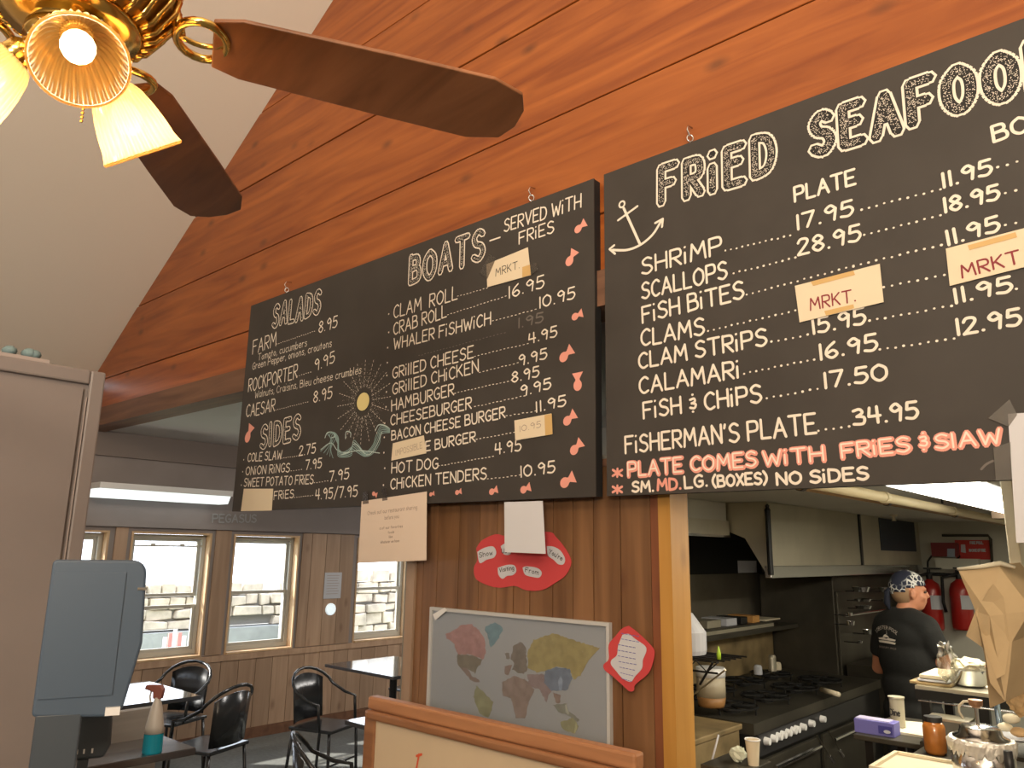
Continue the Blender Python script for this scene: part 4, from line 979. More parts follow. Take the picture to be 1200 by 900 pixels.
# fluorescent fixture, pipes
fx0, fx1 = atZ(1040, 560, KC-.08), atZ(1172, 604, KC-.08)
t = thing('fluorescent_fixture', 'long lit fluorescent fixture on the kitchen ceiling', 'light', (-.82, 4, KC-.08))
B((-.87, 2.75, KC-.05), (-.61, 4.95, KC-.001)).build('housing', M_white, t, world=True)
MB().prism([(-.85, KC-.051), (-.63, KC-.051), (-.68, KC-.10), (-.80, KC-.10)], lambda x, z: (x, 4.94, z), lambda x, z: (x, 2.8, z)).build('lens', M_tube, t, world=True)
B((-.88, 4.951, KC-.12), (-.60, 5.03, KC-.001)).build('end_cap', mat('brown_end_cap', (.16,.11,.07), .6), t, world=True)
t = thing('ceiling_pipe', 'cream painted pipe running along the kitchen ceiling', 'pipe', (-1.13, 3, KC-.1))
MB().tube([(-1.13, 2.75, KC-.06), (-1.13, 5.2, KC-.06), (-1.13, 8.2, KC-.06)], .024, 14).build('pipe', M_pipe, t, world=True, smooth=True)
for yy in (3.9, 5.2, 6.8): MB().tube([(-1.13, yy, KC-.06), (-1.13, yy+.05, KC-.06)], .028, 14).build('coupling', M_pipe, t, world=True)
for yy in (3.5, 5.0, 6.5): B((-1.134, yy, KC-.03), (-1.126, yy+.02, KC-.001)).build('hanger', M_black, t, world=True)
t = thing('ceiling_pipe', 'rusty brown pipe beside the cream pipe on the kitchen ceiling', 'pipe', (-1.29, 3, KC-.1))
MB().tube([(-1.29, 2.75, KC-.04), (-1.29, 8.2, KC-.04)], .022, 12).build('pipe', M_brown, t, world=True, smooth=True)
for yy in (3.3, 4.5, 6.0): MB().tube([(-1.29, yy, KC-.04), (-1.29, yy+.04, KC-.04)], .026, 12).build('coupling', M_black, t, world=True)
s = atZ(1047, 603, KC); t = thing('sprinkler_head', 'small cream sprinkler head on the kitchen ceiling', 'sprinkler', (s.x, s.y, KC-.05))
MB().lathe([(.03,.05),(.03,.04),(.012,.035),(.012,.008),(.02,.0)], 12, Matrix.Translation((s.x, s.y, KC-.051))).build('head', M_cream, t, world=True)
# right white post
a = atY(1176, 600, 2.95); b = atY(1190, 600, 2.95)
t = thing('door_post', 'cream painted post at the right of the kitchen with a small bracket', 'post', (a.x, 2.95, 0))
B((a.x, 2.95, 0), (b.x, 3.05, KC-.01)).build('post', M_cream, t, world=True, bevel=.003)
B((a.x-.012, 2.955, KC-.05), (a.x, 2.965, KC-.02)).build('bracket', M_black, t, world=True)
# ================================================================== END WALL: fire gear
YE = 8.3
def we(px, py, d=0): p = atY(px, py, YE-d); return p
def extinguisher(px, pt, pb, label):
    r = .090; c = we(px, (pt+pb)/2, .18); top = we(px, pt, .18).z; bot = we(px, pb, .18).z
    t = thing('fire_extinguisher', label, 'fire extinguisher', (c.x, c.y, bot), 'fire extinguishers on the end wall')
    T = Matrix.Translation((c.x, c.y, bot)); h = top-bot
    MB().lathe([(r*.9,0),(r,.02),(r,h-.09),(r*.8,h-.03),(r*.35,h-.0),(r*.3,h+.01)], 24, T).build('cylinder', M_rede, t, world=True, smooth=True)
    MB().lathe([(r*.3,h+.01),(r*.3,h+.06),(r*.15,h+.07),(r*.15,h+.10)], 12, T).build('valve', M_black, t, world=True)
    B((c.x-.02, c.y-.1, top+.10), (c.x+.12, c.y-.04, top+.115)).build('handle', M_black, t, world=True)
    MB().tube([(c.x, c.y-.05, top+.06), (c.x-.12, c.y-.08, top+.02), (c.x-.135, c.y-.06, top-.2), (c.x-.12, c.y-.05, bot+.15)], .014, 8).build('hose', M_black, t, world=True, smooth=True)
    m = MB(); z0, z1 = bot+h*.42, bot+h*.70; rr = r+.003; n = 8
    for k in range(n+1):
        a = math.radians(-115+ k*90/n+35); m.v += [Vector((c.x+rr*math.cos(a), c.y+rr*math.sin(a), z0)), Vector((c.x+rr*math.cos(a), c.y+rr*math.sin(a), z1))]
    for k in range(n): m.f.append((2*k, 2*k+2, 2*k+3, 2*k+1))
    m.build('instruction_label', M_cloud, t, world=True)
extinguisher(1092, 680, 738, 'red fire extinguisher directly beside the cook\'s face')
extinguisher(1127, 680, 738, 'red fire extinguisher half hidden by the brown paper bag')
def wbox(name, x0, y0, x1, y1, d0, d1, m, label, cat):
    a, b = we(x0, y1, d1), we(x1, y0, d1); t = thing(name, label, cat, (a.x, YE-d0, a.z))
    B((a.x, YE-d1, a.z), (b.x, YE-d0, b.z)).build('body', m, t, world=True); return t
t = wbox('alarm_box', 1092, 636, 1121, 652, .0, .10, mat('dull_red_enamel', (.22,.03,.03), .5), 'dull red control box on the end wall, left of the red sign', 'alarm box')
strip(t, [(1110,643),(1119,643),(1119,653),(1110,653)], YE-.106, mat('pale_blue_tag', (.35,.40,.48), .7), 'inspection_tag')
t = wbox('fire_sign', 1121, 633, 1159, 655, .0, .02, mat('bright_red_sign', (.55,.04,.03), .5), 'bright red rectangular fire instruction sign with white lines', 'sign')
strip(t, [(1126,638),(1131,638),(1132,648),(1126,647)], YE-.022, M_cloud, 'white_patch')
for (x0, x1, y_) in ((1137,1152,636.5),(1136,1155,645.3)):
    mb = MB(); A, Bp = P2(x0, y_+1, YE-.022), P2(x1, y_+1, YE-.022); text(mb, 'FiRE PULL' if y_ < 640 else 'iN CASE OF FiRE', A, Bp, .022, .0035, lambda x, z: Vector((x, YE-.0225, z))); mb.build('lettering', M_cloud, t, world=True)
t = wbox('fire_cabinet', 1097, 655, 1146, 667, .0, .12, M_kwall, 'grey bracket plate above the fire extinguishers', 'plate')
t = thing('conduit', 'thin dark conduit framing the red sign on the end wall', 'conduit', we(1120, 630))
MB().tube([we(1104,627.5,.03), we(1158,627.5,.03), we(1161,632,.03), we(1163,665,.03)], .012, 6).build('tube', M_steeld, t, world=True)
t = thing('wall_rail', 'dark horizontal bracket rail above the fire extinguishers', 'bracket', we(1088, 674))
MB().tube([we(1086,672,.06), we(1118,674,.06), we(1146,674,.06)], .016, 6).build('rail', M_black, t, world=True)
for px in (1087, 1120): MB().tube([we(px,676,.06), we(px,658,.06), we(px+5,651,.05)], .009, 6).build('hose', M_black, t, world=True)
# ================================================================== RANGE LINE
RX0, RX1, RT = -2.8, -2.0, CAMZ-.9
rg = thing('gas_range', 'black gas range with white knobs and oven under the hood', 'range', (-2.4, 5.0, 0))
B((RX0, 4.22, .08), (RX1, 6.4, RT-.06)).build('body', M_black, rg, world=True)
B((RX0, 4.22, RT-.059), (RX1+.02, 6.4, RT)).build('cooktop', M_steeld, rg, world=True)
B((RX0-.1, 4.22, RT), (RX0, 6.4, RT+.33)).build('back_guard', M_stain, rg, world=True)
B((RX0-.05, 4.22, RT+.33), (RX0+.22, 6.4, RT+.36)).build('high_shelf', M_steeld, rg, world=True)
B((RX1, 4.25, RT-.17), (RX1+.03, 6.0, RT-.06)).build('control_panel', M_blackp, rg, world=True)
for px, py in [(900,858),(908,853.5),(914,851.5),(919,849.5),(925,847),(931,845),(935,843.5),(942,840.5),(952,837),(965,832)]:
    p = atX(px, py+1, RX1+.05); MB().tube([(RX1+.03, p.y, RT-.10), (RX1+.06, p.y, RT-.10)], [.022,.018], 12).build('knob', M_white, rg, world=True)
for y0 in (4.3, 5.2):
    od = B((RX1, y0, .12), (RX1+.025, y0+.82, RT-.2)).build('oven_door', M_steeld, rg, world=True, bevel=.005)
    MB().tube([(RX1+.06, y0+.08, RT-.24), (RX1+.06, y0+.74, RT-.24)], .014, 8).build('oven_handle', M_steelb, od, world=True)
for i in range(2):
    for j in range(4):
        cx, cy = RX0+.22+.36*i, 4.45+.46*j
        MB().lathe([(.05,0),(.05,.012),(.03,.018),(0,.018)], 12, Matrix.Translation((cx, cy, RT+.001))).build('burner', M_black, rg, world=True)
        g = MB()
        for k in range(4):
            a = k*PI/4; g.tube([(cx-.15*math.cos(a), cy-.15*math.sin(a), RT+.035), (cx+.15*math.cos(a), cy+.15*math.sin(a), RT+.035)], .007, 6)
        g.tube([(cx+.15*math.cos(a*PI/8), cy+.15*math.sin(a*PI/8), RT+.035) for a in range(16)], .007, 6, closed=True)
        for k in range(4): g.cyl((cx+.15*math.cos(k*PI/2), cy+.15*math.sin(k*PI/2), RT), (cx+.15*math.cos(k*PI/2), cy+.15*math.sin(k*PI/2), RT+.035), .006, 6)
        g.build('grate', M_black, rg, world=True)
# stained steel counter beside the range
wt = thing('work_table', 'stained cream steel work counter in front of the range', 'counter', (-2.4, 3.8, 0))
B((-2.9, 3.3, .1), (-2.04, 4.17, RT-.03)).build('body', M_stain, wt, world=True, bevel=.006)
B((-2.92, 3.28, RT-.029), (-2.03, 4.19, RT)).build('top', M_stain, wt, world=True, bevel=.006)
def fridge(name, x0, x1, y0, y1, z1, label, m):
    t = thing(name, label, 'appliance', ((x0+x1)/2, y0, 0)); B((x0, y0, .0), (x1-.02, y1, z1)).build('body', m, t, world=True, bevel=.006)
    dr = B((x1-.02, y0+.02, .12), (x1, y1-.02, z1-.12)).build('door', m, t, world=True, bevel=.004); MB().tube([(x1+.03, y0+.1, z1-.3), (x1+.03, y1-.1, z1-.3)], .012, 8).build('handle', M_steelb, dr, world=True); return t
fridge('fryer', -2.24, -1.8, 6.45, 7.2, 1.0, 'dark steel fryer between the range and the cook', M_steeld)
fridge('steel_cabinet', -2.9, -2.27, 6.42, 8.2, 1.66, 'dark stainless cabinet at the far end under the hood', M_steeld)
# vertical stainless corner strips on the back wall
for px in (965, 974):
    p = atX(px, 700, -2.94); tag(B((-2.98, p.y-.05, 1.0), (-2.93, p.y+.05, 1.74)).build('wall_strip', M_steelb if px == 965 else M_stain), 'bright vertical steel strip on the kitchen back wall' if px == 965 else 'thin brown strip right of the bright steel strip', 'trim')
# shiny pans on the far cabinet side, hanging
for i, (px, py, w_, h_) in enumerate([(1009,692,18,6),(1011,703,18,3),(1012,712,17,4),(1036,692,12,6),(1038,703,10,3),(996,720,5,4),(997,731,8,5),(1018,742,12,6),(1008,752,5,3)]):
    p = atX(px, py, -2.15); s = .0075; t = thing('steel_pan', ['shiny steel pan on the upper left of the far cabinet','shiny steel pan second down on the far cabinet','shiny steel pan third down on the far cabinet','shiny steel pan just left of the cook\'s bandana','small steel pan left of the cook\'s neck','tiny bright lid at the left of the far cabinet','small bright lid under the tiny lid','steel pan beside the cook\'s shoulder','smallest bright lid low on the far cabinet'][i], 'pan', (p.x, p.y, p.z-.01), 'pans on the far cabinet')
    B((-2.27, p.y-.01, p.z-.012), (p.x, p.y+.01, p.z-.005)).build('hook', M_black, t, world=True)
    MB().lathe([(w_*s*.40, 0), (w_*s*.5, h_*s*.8), (w_*s*.52, h_*s*.85), (w_*s*.4, .008)], 16, Matrix.Translation((p.x, p.y, p.z-.01))).build('pan_body', M_steelb, t, world=True)
# back wall shelf with items
sa, sb = atX(815, 742, -2.62), atX(906, 729, -2.62)
st = thing('wall_shelf', 'steel wall shelf on the kitchen back wall holding papers', 'shelf', (-2.8, sa.y, sa.z-.05))
B((-2.99, sa.y, sa.z-.003), (-2.62, sb.y, sa.z+.01)).build('shelf_board', M_steeld, st, world=True)
B((-2.63, sa.y, sa.z-.06), (-2.615, sb.y, sa.z-.003)).build('front_edge', M_steel, st, world=True)
def small(name, label, cat, px, py, y=None, x=None, z=None):
    p = atY(px, py, y) if y else (atX(px, py, x) if x else atZ(px, py, z)); return thing(name, label, cat, p), p
zsh = sa.z+.011
for i, (px, w_, m, lb) in enumerate([(822,.10,M_steel,'flat steel tray at the left end of the wall shelf'),(843,.08,M_cloud,'pale stack of papers second from the left on the wall shelf'),(858,.05,M_black,'black square tin in the middle of the wall shelf'),(872,.06,mat('orange_card',(.55,.28,.08),.7),'small orange and cream packet on the wall shelf'),(892,.14,M_cream,'cream papers at the right end of the wall shelf')]):
    p = atX(px, 735, -2.75); hh_ = .012 if w_ > .1 else .05
    t = thing(['flat_tray','paper_stack','tin','packet','paper_stack'][i], lb, ['tray','paper','tin','packet','paper'][i], (-2.75, p.y, zsh)); B((-2.85, p.y-w_, zsh), (-2.65, p.y+w_, zsh+hh_)).build('body', m, t, world=True, bevel=.002)
# ================================================================== items behind the left jamb
YN = 2.95
sc_ = lambda px, py, y: (atY(px+1, py, y)-atY(px, py, y)).length
cA, cB_ = atY(775, 782, YN), atY(845, 776, YN)
sh = thing('wire_shelf', 'black wire shelf behind the jamb at the left of the kitchen', 'shelf', (cA.x, YN, cA.z))
zz = cB_.z
for k in range(6): MB().tube([(cA.x-.2, YN-.02+.05*k, zz), (cB_.x, YN-.02+.05*k, zz)], .0035, 5).build('wire', M_black, sh, world=True)
MB().tube([(cA.x-.2, YN-.03, zz-.04), (cB_.x, YN-.03, zz-.04)], .004, 6).build('wire', M_black, sh, world=True)
n = 8
MB().tube([(cA.x-.1+(cB_.x-cA.x+.1)*k/n, YN-.03, zz-(.04 if k % 2 else 0)) for k in range(n+1)], .003, 5).build('truss', M_black, sh, world=True)
for xx in (cA.x-.2, cA.x-.05): MB().tube([(xx, 2.62, zz-.004), (xx, YN+.24, zz-.004)], .005, 6).build('side_bar', M_black, sh, world=True)
for xx in (cA.x-.1, cB_.x-.02): MB().tube([(xx, YN-.03, zz), (xx-.06, YN-.03, zz-.09)], .005, 6).build('bracket', M_black, sh, world=True)
p = atY(800, 782, YN+.08); k = sc_(800, 760, YN+.08)
jg = thing('white_jug', 'white plastic jug with printed panel on the wire shelf', 'jug', (p.x, YN+.08, zz+.005))
T = Matrix.Translation((p.x-.02, YN+.1, zz+.005))
MB().lathe([(26*k,0),(27*k,4*k),(27*k,22*k),(24*k,26*k),(14*k,40*k),(8*k,42*k),(8*k,46*k),(0,46*k)], 28, T).build('jug_body', mat('white_jug_plastic', (.45,.45,.48), .5), jg, world=True, smooth=False)
mb = MB()
for j in range(5):
    zc = zz+.01+k*(6+3*j)
    for i in range(5):
        a = math.radians(-62+6*i); rr = 27.3*k; mb.box((-.003,-.0005,-.001),(.003,.0005,.001), Matrix.Translation((p.x-.02+rr*math.cos(a), YN+.1+rr*math.sin(a), zc)) @ Matrix.Rotation(a+PI/2, 4, 'Z'))
mb.build('lettering', M_box, jg, world=True)
p = atY(841, 777, YN+.02); t = thing('squeeze_bottle', 'lime green squeeze bottle tip at the right end of the wire shelf', 'bottle', (p.x, YN+.02, zz+.004))
MB().lathe([(.008,0),(.009,.02),(.006,.035),(.002,.05),(0,.052)], 12, Matrix.Translation((p.x-.004, YN+.04, zz+.004))).build('bottle_body', mat('lime_plastic', (.35,.55,.03), .4), t, world=True, smooth=True)
p = atZ(834, 828, RT+.045); t = thing('stock_pot', 'white enamel pot with browned base behind the wire shelf', 'pot', (p.x-.0, p.y, RT))
k = sc_(834, 810, p.y); p.z = RT+.047; T = Matrix.Translation((p.x, p.y, RT+.047))
MB().lathe([(13*k,0),(14*k,3*k),(15*k,10*k)], 24, T).build('pot_base', mat('browned_enamel', (.30,.15,.05), .5), t, world=True, smooth=True)
MB().lathe([(15*k,10*k),(15*k,30*k)], 24, T).build('pot_wall', mat('tan_enamel', (.42,.36,.26), .5), t, world=True, smooth=True)
MB().lathe([(15.5*k,30*k),(15.5*k,39*k),(14*k,39*k)], 24, T).build('pot_rim', M_white, t, world=True, smooth=True)
t = thing('long_tongs', 'long thin steel rod leaning under the wire shelf', 'utensil', atZ(795, 828, RT+.004))
MB().tube([atZ(795, 828, RT+.004), atY(850, 785, YN-.05)], .004, 6).build('rod', M_steel, t, world=True)
c = atY(774, 675, 2.64); kk = sc_(774, 675, 2.64)
t = thing('round_pan', 'round dark pan hanging by the left jamb of the kitchen', 'pan', (c.x, 2.625, c.z))
Mx = Matrix.Translation((c.x, 2.625, c.z)) @ Matrix.Rotation(-PI/2, 4, 'X')
MB().lathe([(0,.0),(17*kk,.0),(19*kk,.012),(20*kk,.02)], 28, Mx).build('pan_body', M_steeld, t, world=True)
MB().tube([Mx @ Vector((20*kk*math.cos(a*PI/14), 20*kk*math.sin(a*PI/14), .02)) for a in range(28)], .003, 6, closed=True).build('rim', M_steelb, t, world=True)
# ledge items at bottom: ladle, napkin, cup, black tray
YL = 2.75
pc = atY(885, 897, YL); zl = pc.z
ld = thing('pass_ledge', 'dark ledge inside the kitchen opening carrying the paper cup', 'ledge', (pc.x, YL, zl-.03))
B((-1.44, YL-.12, zl-.03), (pc.x+.015, YL+.10, zl)).build('ledge', M_steeld, ld, world=True, bevel=.003)
k = sc_(885, 880, YL)
t = thing('paper_cup', 'cream paper cup on the ledge near the range', 'cup', (pc.x-.004, YL, zl)); T = Matrix.Translation((pc.x-.006, YL, zl))
MB().lathe([(5.5*k,0),(8*k,26*k),(7.6*k,26*k),(5.2*k,1*k),(0,1*k)], 24, T).build('cup_body', M_cream, t, world=True)
MB().tube([T @ Vector((8*k*math.cos(a*PI/12), 8*k*math.sin(a*PI/12), 26*k)) for a in range(24)], .8*k, 6, closed=True).build('rim', M_white, t, world=True)
p = atY(865, 896, YL); t = thing('napkin', 'crumpled greenish white napkin beside the paper cup', 'napkin', (p.x, YL, zl))
rn = random.Random(4); mb = MB().ell((p.x, YL, zl+8*k), (9*k,7*k,8*k), 12, 8); mb.v = [v + Vector((rn.uniform(-1,1),rn.uniform(-1,1),rn.uniform(-1,1)))*1.6*k for v in mb.v]; mb.build('napkin_body', mat('greenish_napkin', (.60,.64,.52), .9), t, world=True)
t = thing('ladle', 'white ladle handle leaning in front of the stained counter', 'utensil', atY(833, 900, YL))
MB().tube([atY(831, 905, YL), atY(842, 861, YL+.03)], [.0045,.0035], 8).build('handle', M_cloud, t, world=True, smooth=True)
# spatulas by range
for i, (a, b) in enumerate([((957,862),(977,893)),((971,857),(988,886))]):
    p, q = atX(*a, -1.85), atX(*b, -1.85)
    t = thing('hanging_spatula', ['thin steel spatula hanging from the range front, left of the pair','thin steel spatula hanging from the range front, right of the pair'][i], 'utensil', q, 'spatulas on the range front')
    MB().tube([p, q.lerp(p, .25)], .005, 6).build('shaft', M_steeld, t, world=True); MB().tube([q.lerp(p, .25), q], .010, 6).build('grip', M_steelb, t, world=True)
p = atZ(973, 811, RT+.05); t = thing('saute_pan', 'pale pan handle sticking out over the range corner', 'utensil', p)
MB().tube([atZ(963, 808, RT+.05), atZ(983, 814, RT+.05)], .016, 8).build('handle', M_cream, t, world=True, smooth=True)
for i, (px, py) in enumerate([(889,800),(906,798),(912,803)]):
    p = atX(px, py, -2.6); t = thing('salt_shaker', ['small pale tin at the back left of the range','taller tin at the back of the range','short tin right of the taller tin'][i], 'tin', (p.x, p.y, RT+.04)); h_ = (.05,.10,.04)[i]
    MB().lathe([(.03,0),(.03,h_),(.022,h_+.015),(0,h_+.015)], 14, Matrix.Translation((p.x, p.y, RT+.043))).build('body', (M_cloud, M_steel, M_cream)[i], t, world=True)
# ================================================================== RIGHT PASS AREA
YR = 3.25
a, b = atY(1072, 803, YR), atY(1160, 812, YR)
zs = a.z; xa = a.x; xb = xa + .62
rack = thing('shelf_rack', 'black metal shelving rack at the right of the kitchen opening', 'rack', (xa, YR, 0))
B((xa, YR, zs-.012), (xb, YR+.35, zs)).build('shelf', M_steel, rack, world=True)
B((xa, YR-.004, zs-.045), (xb, YR, zs-.013)).build('shelf_edge', M_black, rack, world=True)
MB().tube([(xa+.01, YR-.01, zs-.05), (xb, YR-.01, zs-.05)], .003, 6).build('rail', M_steelb, rack, world=True)
B((xa+.015, YR, .9), (xa+.045, YR+.03, zs-.046)).build('post', M_black, rack, world=True)
px_ = atY(1155, 850, YR).x; B((px_-.03, YR, .9), (px_+.015, YR+.03, zs-.046)).build('post', M_black, rack, world=True)
B((xa+.015, YR+.32, .9), (xa+.045, YR+.35, zs-.012)).build('post', M_black, rack, world=True)
ztb = atY(1060, 866, YR).z
B((xa-.0, YR, ztb-.02), (xb, YR+.36, ztb)).build('lower_shelf', M_steeld, rack, world=True)
k = sc_(1110, 790, YR+.1)
for i, (x0_, x1_, zz0, zz1, lb) in enumerate([(1072,1120,0,4,'brown edged tray at the bottom of the stack on the rack'),(1081,1118,4.6,7.5,'white paper tray in the middle of the stack on the rack'),(1084,1116,8,13,'thick white clamshell on top of the stack on the rack')]):
    A = atY(x0_, 800, YR+.1).x; E_ = atY(x1_, 800, YR+.1).x; t = thing(['flat_tray','paper_tray','clamshell_box'][i], lb, 'tray', (A, YR+.1, zs+zz0*k))
    B((A, YR+.03, zs+zz0*k+.0005), (E_, YR+.25, zs+zz1*k)).build('tray_body', (M_stain, M_cloud, M_cream)[i], t, world=True, bevel=.003)
c = atY(1134, 805, YR+.08); t = thing('steel_pan', 'round steel pan with crumpled wrap on the rack shelf', 'pan', (c.x, YR+.12, zs))
T = Matrix.Translation((c.x, YR+.13, zs+.001))
MB().lathe([(13*k,0),(19*k,3*k),(21*k,20*k),(22*k,21*k),(20*k,20*k),(18*k,4*k),(0,2*k)], 32, T).build('pan_body', M_steelb, t, world=True, smooth=True)
def crumple(name, label, cat, c, r, m, seed, part, amp=.25, sub=3):
    t = thing(name, label, cat, (c[0], c[1], c[2]-r[2])); bm = bmesh.new(); bmesh.ops.create_icosphere(bm, subdivisions=sub, radius=1); rn = random.Random(seed)
    for v in bm.verts: f = 1+rn.uniform(-amp, amp); v.co = Vector((v.co.x*r[0]*f, v.co.y*r[1]*f, v.co.z*r[2]*f)) + Vector((0,0,r[2]))
    me = D.meshes.new(part); bm.to_mesh(me); bm.free(); me.materials.append(m); o = link(part, me, t); return t
M_crw = mat('crumpled_cream_paper', (.70,.64,.48), .7)
crumple('crumpled_paper', 'crumpled cream paper heaped in the round steel pan', 'paper', (c.x, YR+.13, zs+.028+k*16), (19*k, 17*k, 9*k), M_crw, 3, 'paper_body', .22)
p = atY(1113, 775, YR+.06); crumple('plastic_bag', 'clear crumpled plastic bag beside the steel pan', 'bag', (p.x, YR+.02, p.z), (11*k, 10*k, 24*k), M_film, 8, 'bag_body', .28)
p = atY(1165, 786, YR+.1); t = thing('paper_carton', 'white folded paper carton behind the steel pole', 'carton', (p.x, YR+.2, zs))
MB().prism([(-10*k,0),(11*k,0),(14*k,24*k),(4*k,30*k),(-8*k,27*k)], lambda x, z: (p.x+x, YR+.28, zs+z), lambda x, z: (p.x+x, YR+.18, zs+z)).build('carton_body', M_crw, t, world=True, bevel=.003)
# steel pole
A, E_ = atY(1160, 766, 3.0), atY(1174, 868, 2.96); E_ = A + (E_-A)*1.35
t = thing('steel_pole', 'thin bluish steel pole in front of the shelving rack', 'pole', E_)
MB().tube([A, A.lerp(E_, .28)], .014, 12).build('sleeve', mat('blue_steel', (.12,.17,.24), .3, .7), t, world=True, smooth=True); MB().tube([A.lerp(E_, .28), E_], .009, 10).build('rod', mat('pale_blue_steel', (.35,.5,.68), .2, .9), t, world=True, smooth=True)
# pot with foil, lid and pump
YP = 2.8; k = sc_(1150, 880, YP); c = atY(1150, 868, YP); zb = c.z - 60*k
pt = thing('steel_pot', 'round steel soup pot with foil around its rim at the lower right', 'pot', (c.x, YP, zb)); T = Matrix.Translation((c.x, YP, c.z))
zpb = atY(1035, 893, 2.75).z-.012-c.z
MB().lathe([(34*k,zpb),(36*k,zpb+4*k),(37*k,-3*k)], 36, T).build('pot_body', M_steelb, pt, world=True, smooth=True)
mb = MB(); rn = random.Random(6); n = 72; prof = [(37.5,-14),(39,-8),(40,-1),(38,3),(33,3)]
for i, (r_, z_) in enumerate(prof):
    for j in range(n): a = 2*PI*j/n; f = 1+rn.uniform(-.025,.025); mb.v.append(T @ Vector((r_*k*f*math.cos(a), r_*k*f*math.sin(a), (z_+rn.uniform(-1.5,1.5)*(3 if i == 0 else .6))*k)))
for i in range(len(prof)-1):
    for j in range(n): mb.f.append((i*n+j, i*n+(j+1)%n, (i+1)*n+(j+1)%n, (i+1)*n+j))
mb.build('foil_rim', M_foil, pt, world=True)
MB().lathe([(33*k,1*k),(33*k,5*k),(26*k,8*k),(24*k,16*k),(22*k,18*k),(0,20*k)], 36, T).build('lid', M_steelb, pt, world=True, smooth=True)
pp = thing('syrup_pump', 'steel pump with curved cream spout on the soup pot', 'pump', (c.x, YP, c.z+19*k))
MB().cyl((c.x-2*k, YP, c.z+19*k), (c.x-2*k, YP, c.z+40*k), 2.2*k, 10).build('stem', M_steelb, pp, world=True)
MB().lathe([(4*k,40*k),(8*k,43*k),(8.5*k,46*k),(8.5*k,50*k),(0,51*k)], 16, Matrix.Translation((c.x-2*k, YP, c.z))).build('pump_head', mat('copper_head', (.45,.25,.14), .4, .4), pp, world=True)
MB().tube(catmull3 if False else [(c.x-6*k, YP, c.z+47*k), (c.x-16*k, YP, c.z+46*k), (c.x-22*k, YP, c.z+40*k), (c.x-23*k, YP, c.z+32*k), (c.x-18*k, YP, c.z+24*k)], 1.6*k, 8).build('spout', M_cream, pp, world=True, smooth=True)
A = atY(1181, 880, YP-.12); t = thing('scraper', 'black plastic handle standing beside the soup pot', 'utensil', (A.x, YP-.12, A.z-.05))
MB().tube([(A.x, YP-.12, A.z-.08), (A.x, YP-.12, A.z)], [6*k, 5*k], 12).build('handle', M_blackp, t, world=True, smooth=True)
# jar, tub
p = atY(1098, 893, 3.05); p.z = atY(1035, 893, 2.75).z-.012; k2 = sc_(1098, 870, 3.05); t = thing('amber_jar', 'jar of amber liquid with a dark lid left of the soup pot', 'jar', p); T = Matrix.Translation((p.x, 3.05, p.z))
MB().lathe([(11*k2,0),(13*k2,4*k2),(13*k2,32*k2),(10*k2,38*k2)], 24, T).build('jar_body', M_amber, t, world=True, smooth=True); jarx = p.x; postx = atY(1176, 600, 2.95).x; MB().lathe([(10.5*k2,38*k2),(10.5*k2,44*k2),(0,45*k2)], 20, T).build('lid', M_blackp, t, world=True)
p = atY(1112, 880, 3.2); t = thing('food_tub', 'grey translucent tub behind the amber jar', 'tub', (p.x, 3.18, p.z))
A, E_ = atY(1088, 842, 3.16), atY(1133, 842, 3.16); MB().prism([(A.x+.01, p.z), (E_.x-.01, p.z), (E_.x, A.z), (A.x, A.z)], lambda x, z: (x, 3.24, z), lambda x, z: (x, 3.15, z)).build('tub_body', mat('grey_tub', (.22,.23,.21), .35), t, world=True, bevel=.003)
B((A.x-.006, 3.145, A.z+.0005), (E_.x+.006, 3.245, A.z+.008)).build('rim', M_steel, t, world=True)
# side table with glove box, can, papers
YT = 3.45
A, E_ = atY(1020, 862, YT), atY(1078, 868, YT); ztt = atY(1045, 866, YT).z
tt = thing('prep_table', 'dark prep table holding the blue box left of the rack', 'table', (A.x, YT, 0))
B((A.x-.06, YT-.02, ztt-.02), (xa-.012, YT+.5, ztt)).build('top', M_steeld, tt, world=True, bevel=.003)
for xx in (A.x-.03, xa-.05):
    for yy in (YT+.02, YT+.44): B((xx, yy, 0), (xx+.03, yy+.03, ztt-.021)).build('leg', M_black, tt, world=True)
k = sc_(1030, 850, YT)
A = atY(1003, 862, YT+.06); E_ = atY(1052, 862, YT+.06)
bxo = thing('glove_box', 'blue and violet cardboard box on the prep table', 'box', (A.x+.02, YT+.08, ztt))
B((A.x+3*k, YT+.02, ztt+.0005), (E_.x, YT+.10, ztt+16*k)).build('carton', M_box, bxo, world=True, bevel=.002)
MB().prism([(E_.x-18*k, ztt+3*k), (E_.x-2*k, ztt+3*k), (E_.x-2*k, ztt+12*k), (E_.x-18*k, ztt+12*k)], lambda x, z: (x, YT+.0195, z), lambda x, z: (x, YT+.0185, z)).build('printed_panel', mat('navy_print', (.05,.045,.25), .6), bxo, world=True)
mb = MB(); fan_face(mb, [(E_.x-8*k+4*k*math.cos(a*PI/8), ztt+6*k+2*k*math.sin(a*PI/8)) for a in range(16)], lambda x, z: Vector((x, YT+.018, z))); mb.build('logo', M_cloud, bxo, world=True)
B((A.x+4*k, YT+.03, ztt+16*k), (E_.x-6*k, YT+.09, ztt+17*k)).build('top_flap', mat('pale_violet_card', (.45,.42,.60), .7), bxo, world=True)
p = atY(1053, 850, YT+.2); t = thing('paper_cup', 'tall cream printed cup on the prep table left of the rack', 'cup', (p.x, YT+.2, ztt)); k = sc_(1053, 840, YT+.2); T = Matrix.Translation((p.x, YT+.2, ztt+.012))
MB().lathe([(8*k,0),(8.5*k,32*k),(9.5*k,34*k),(9.5*k,35*k),(8*k,35*k),(0,33*k)], 22, T).build('cup_body', mat('tan_cup', (.42,.38,.28), .6), t, world=True)
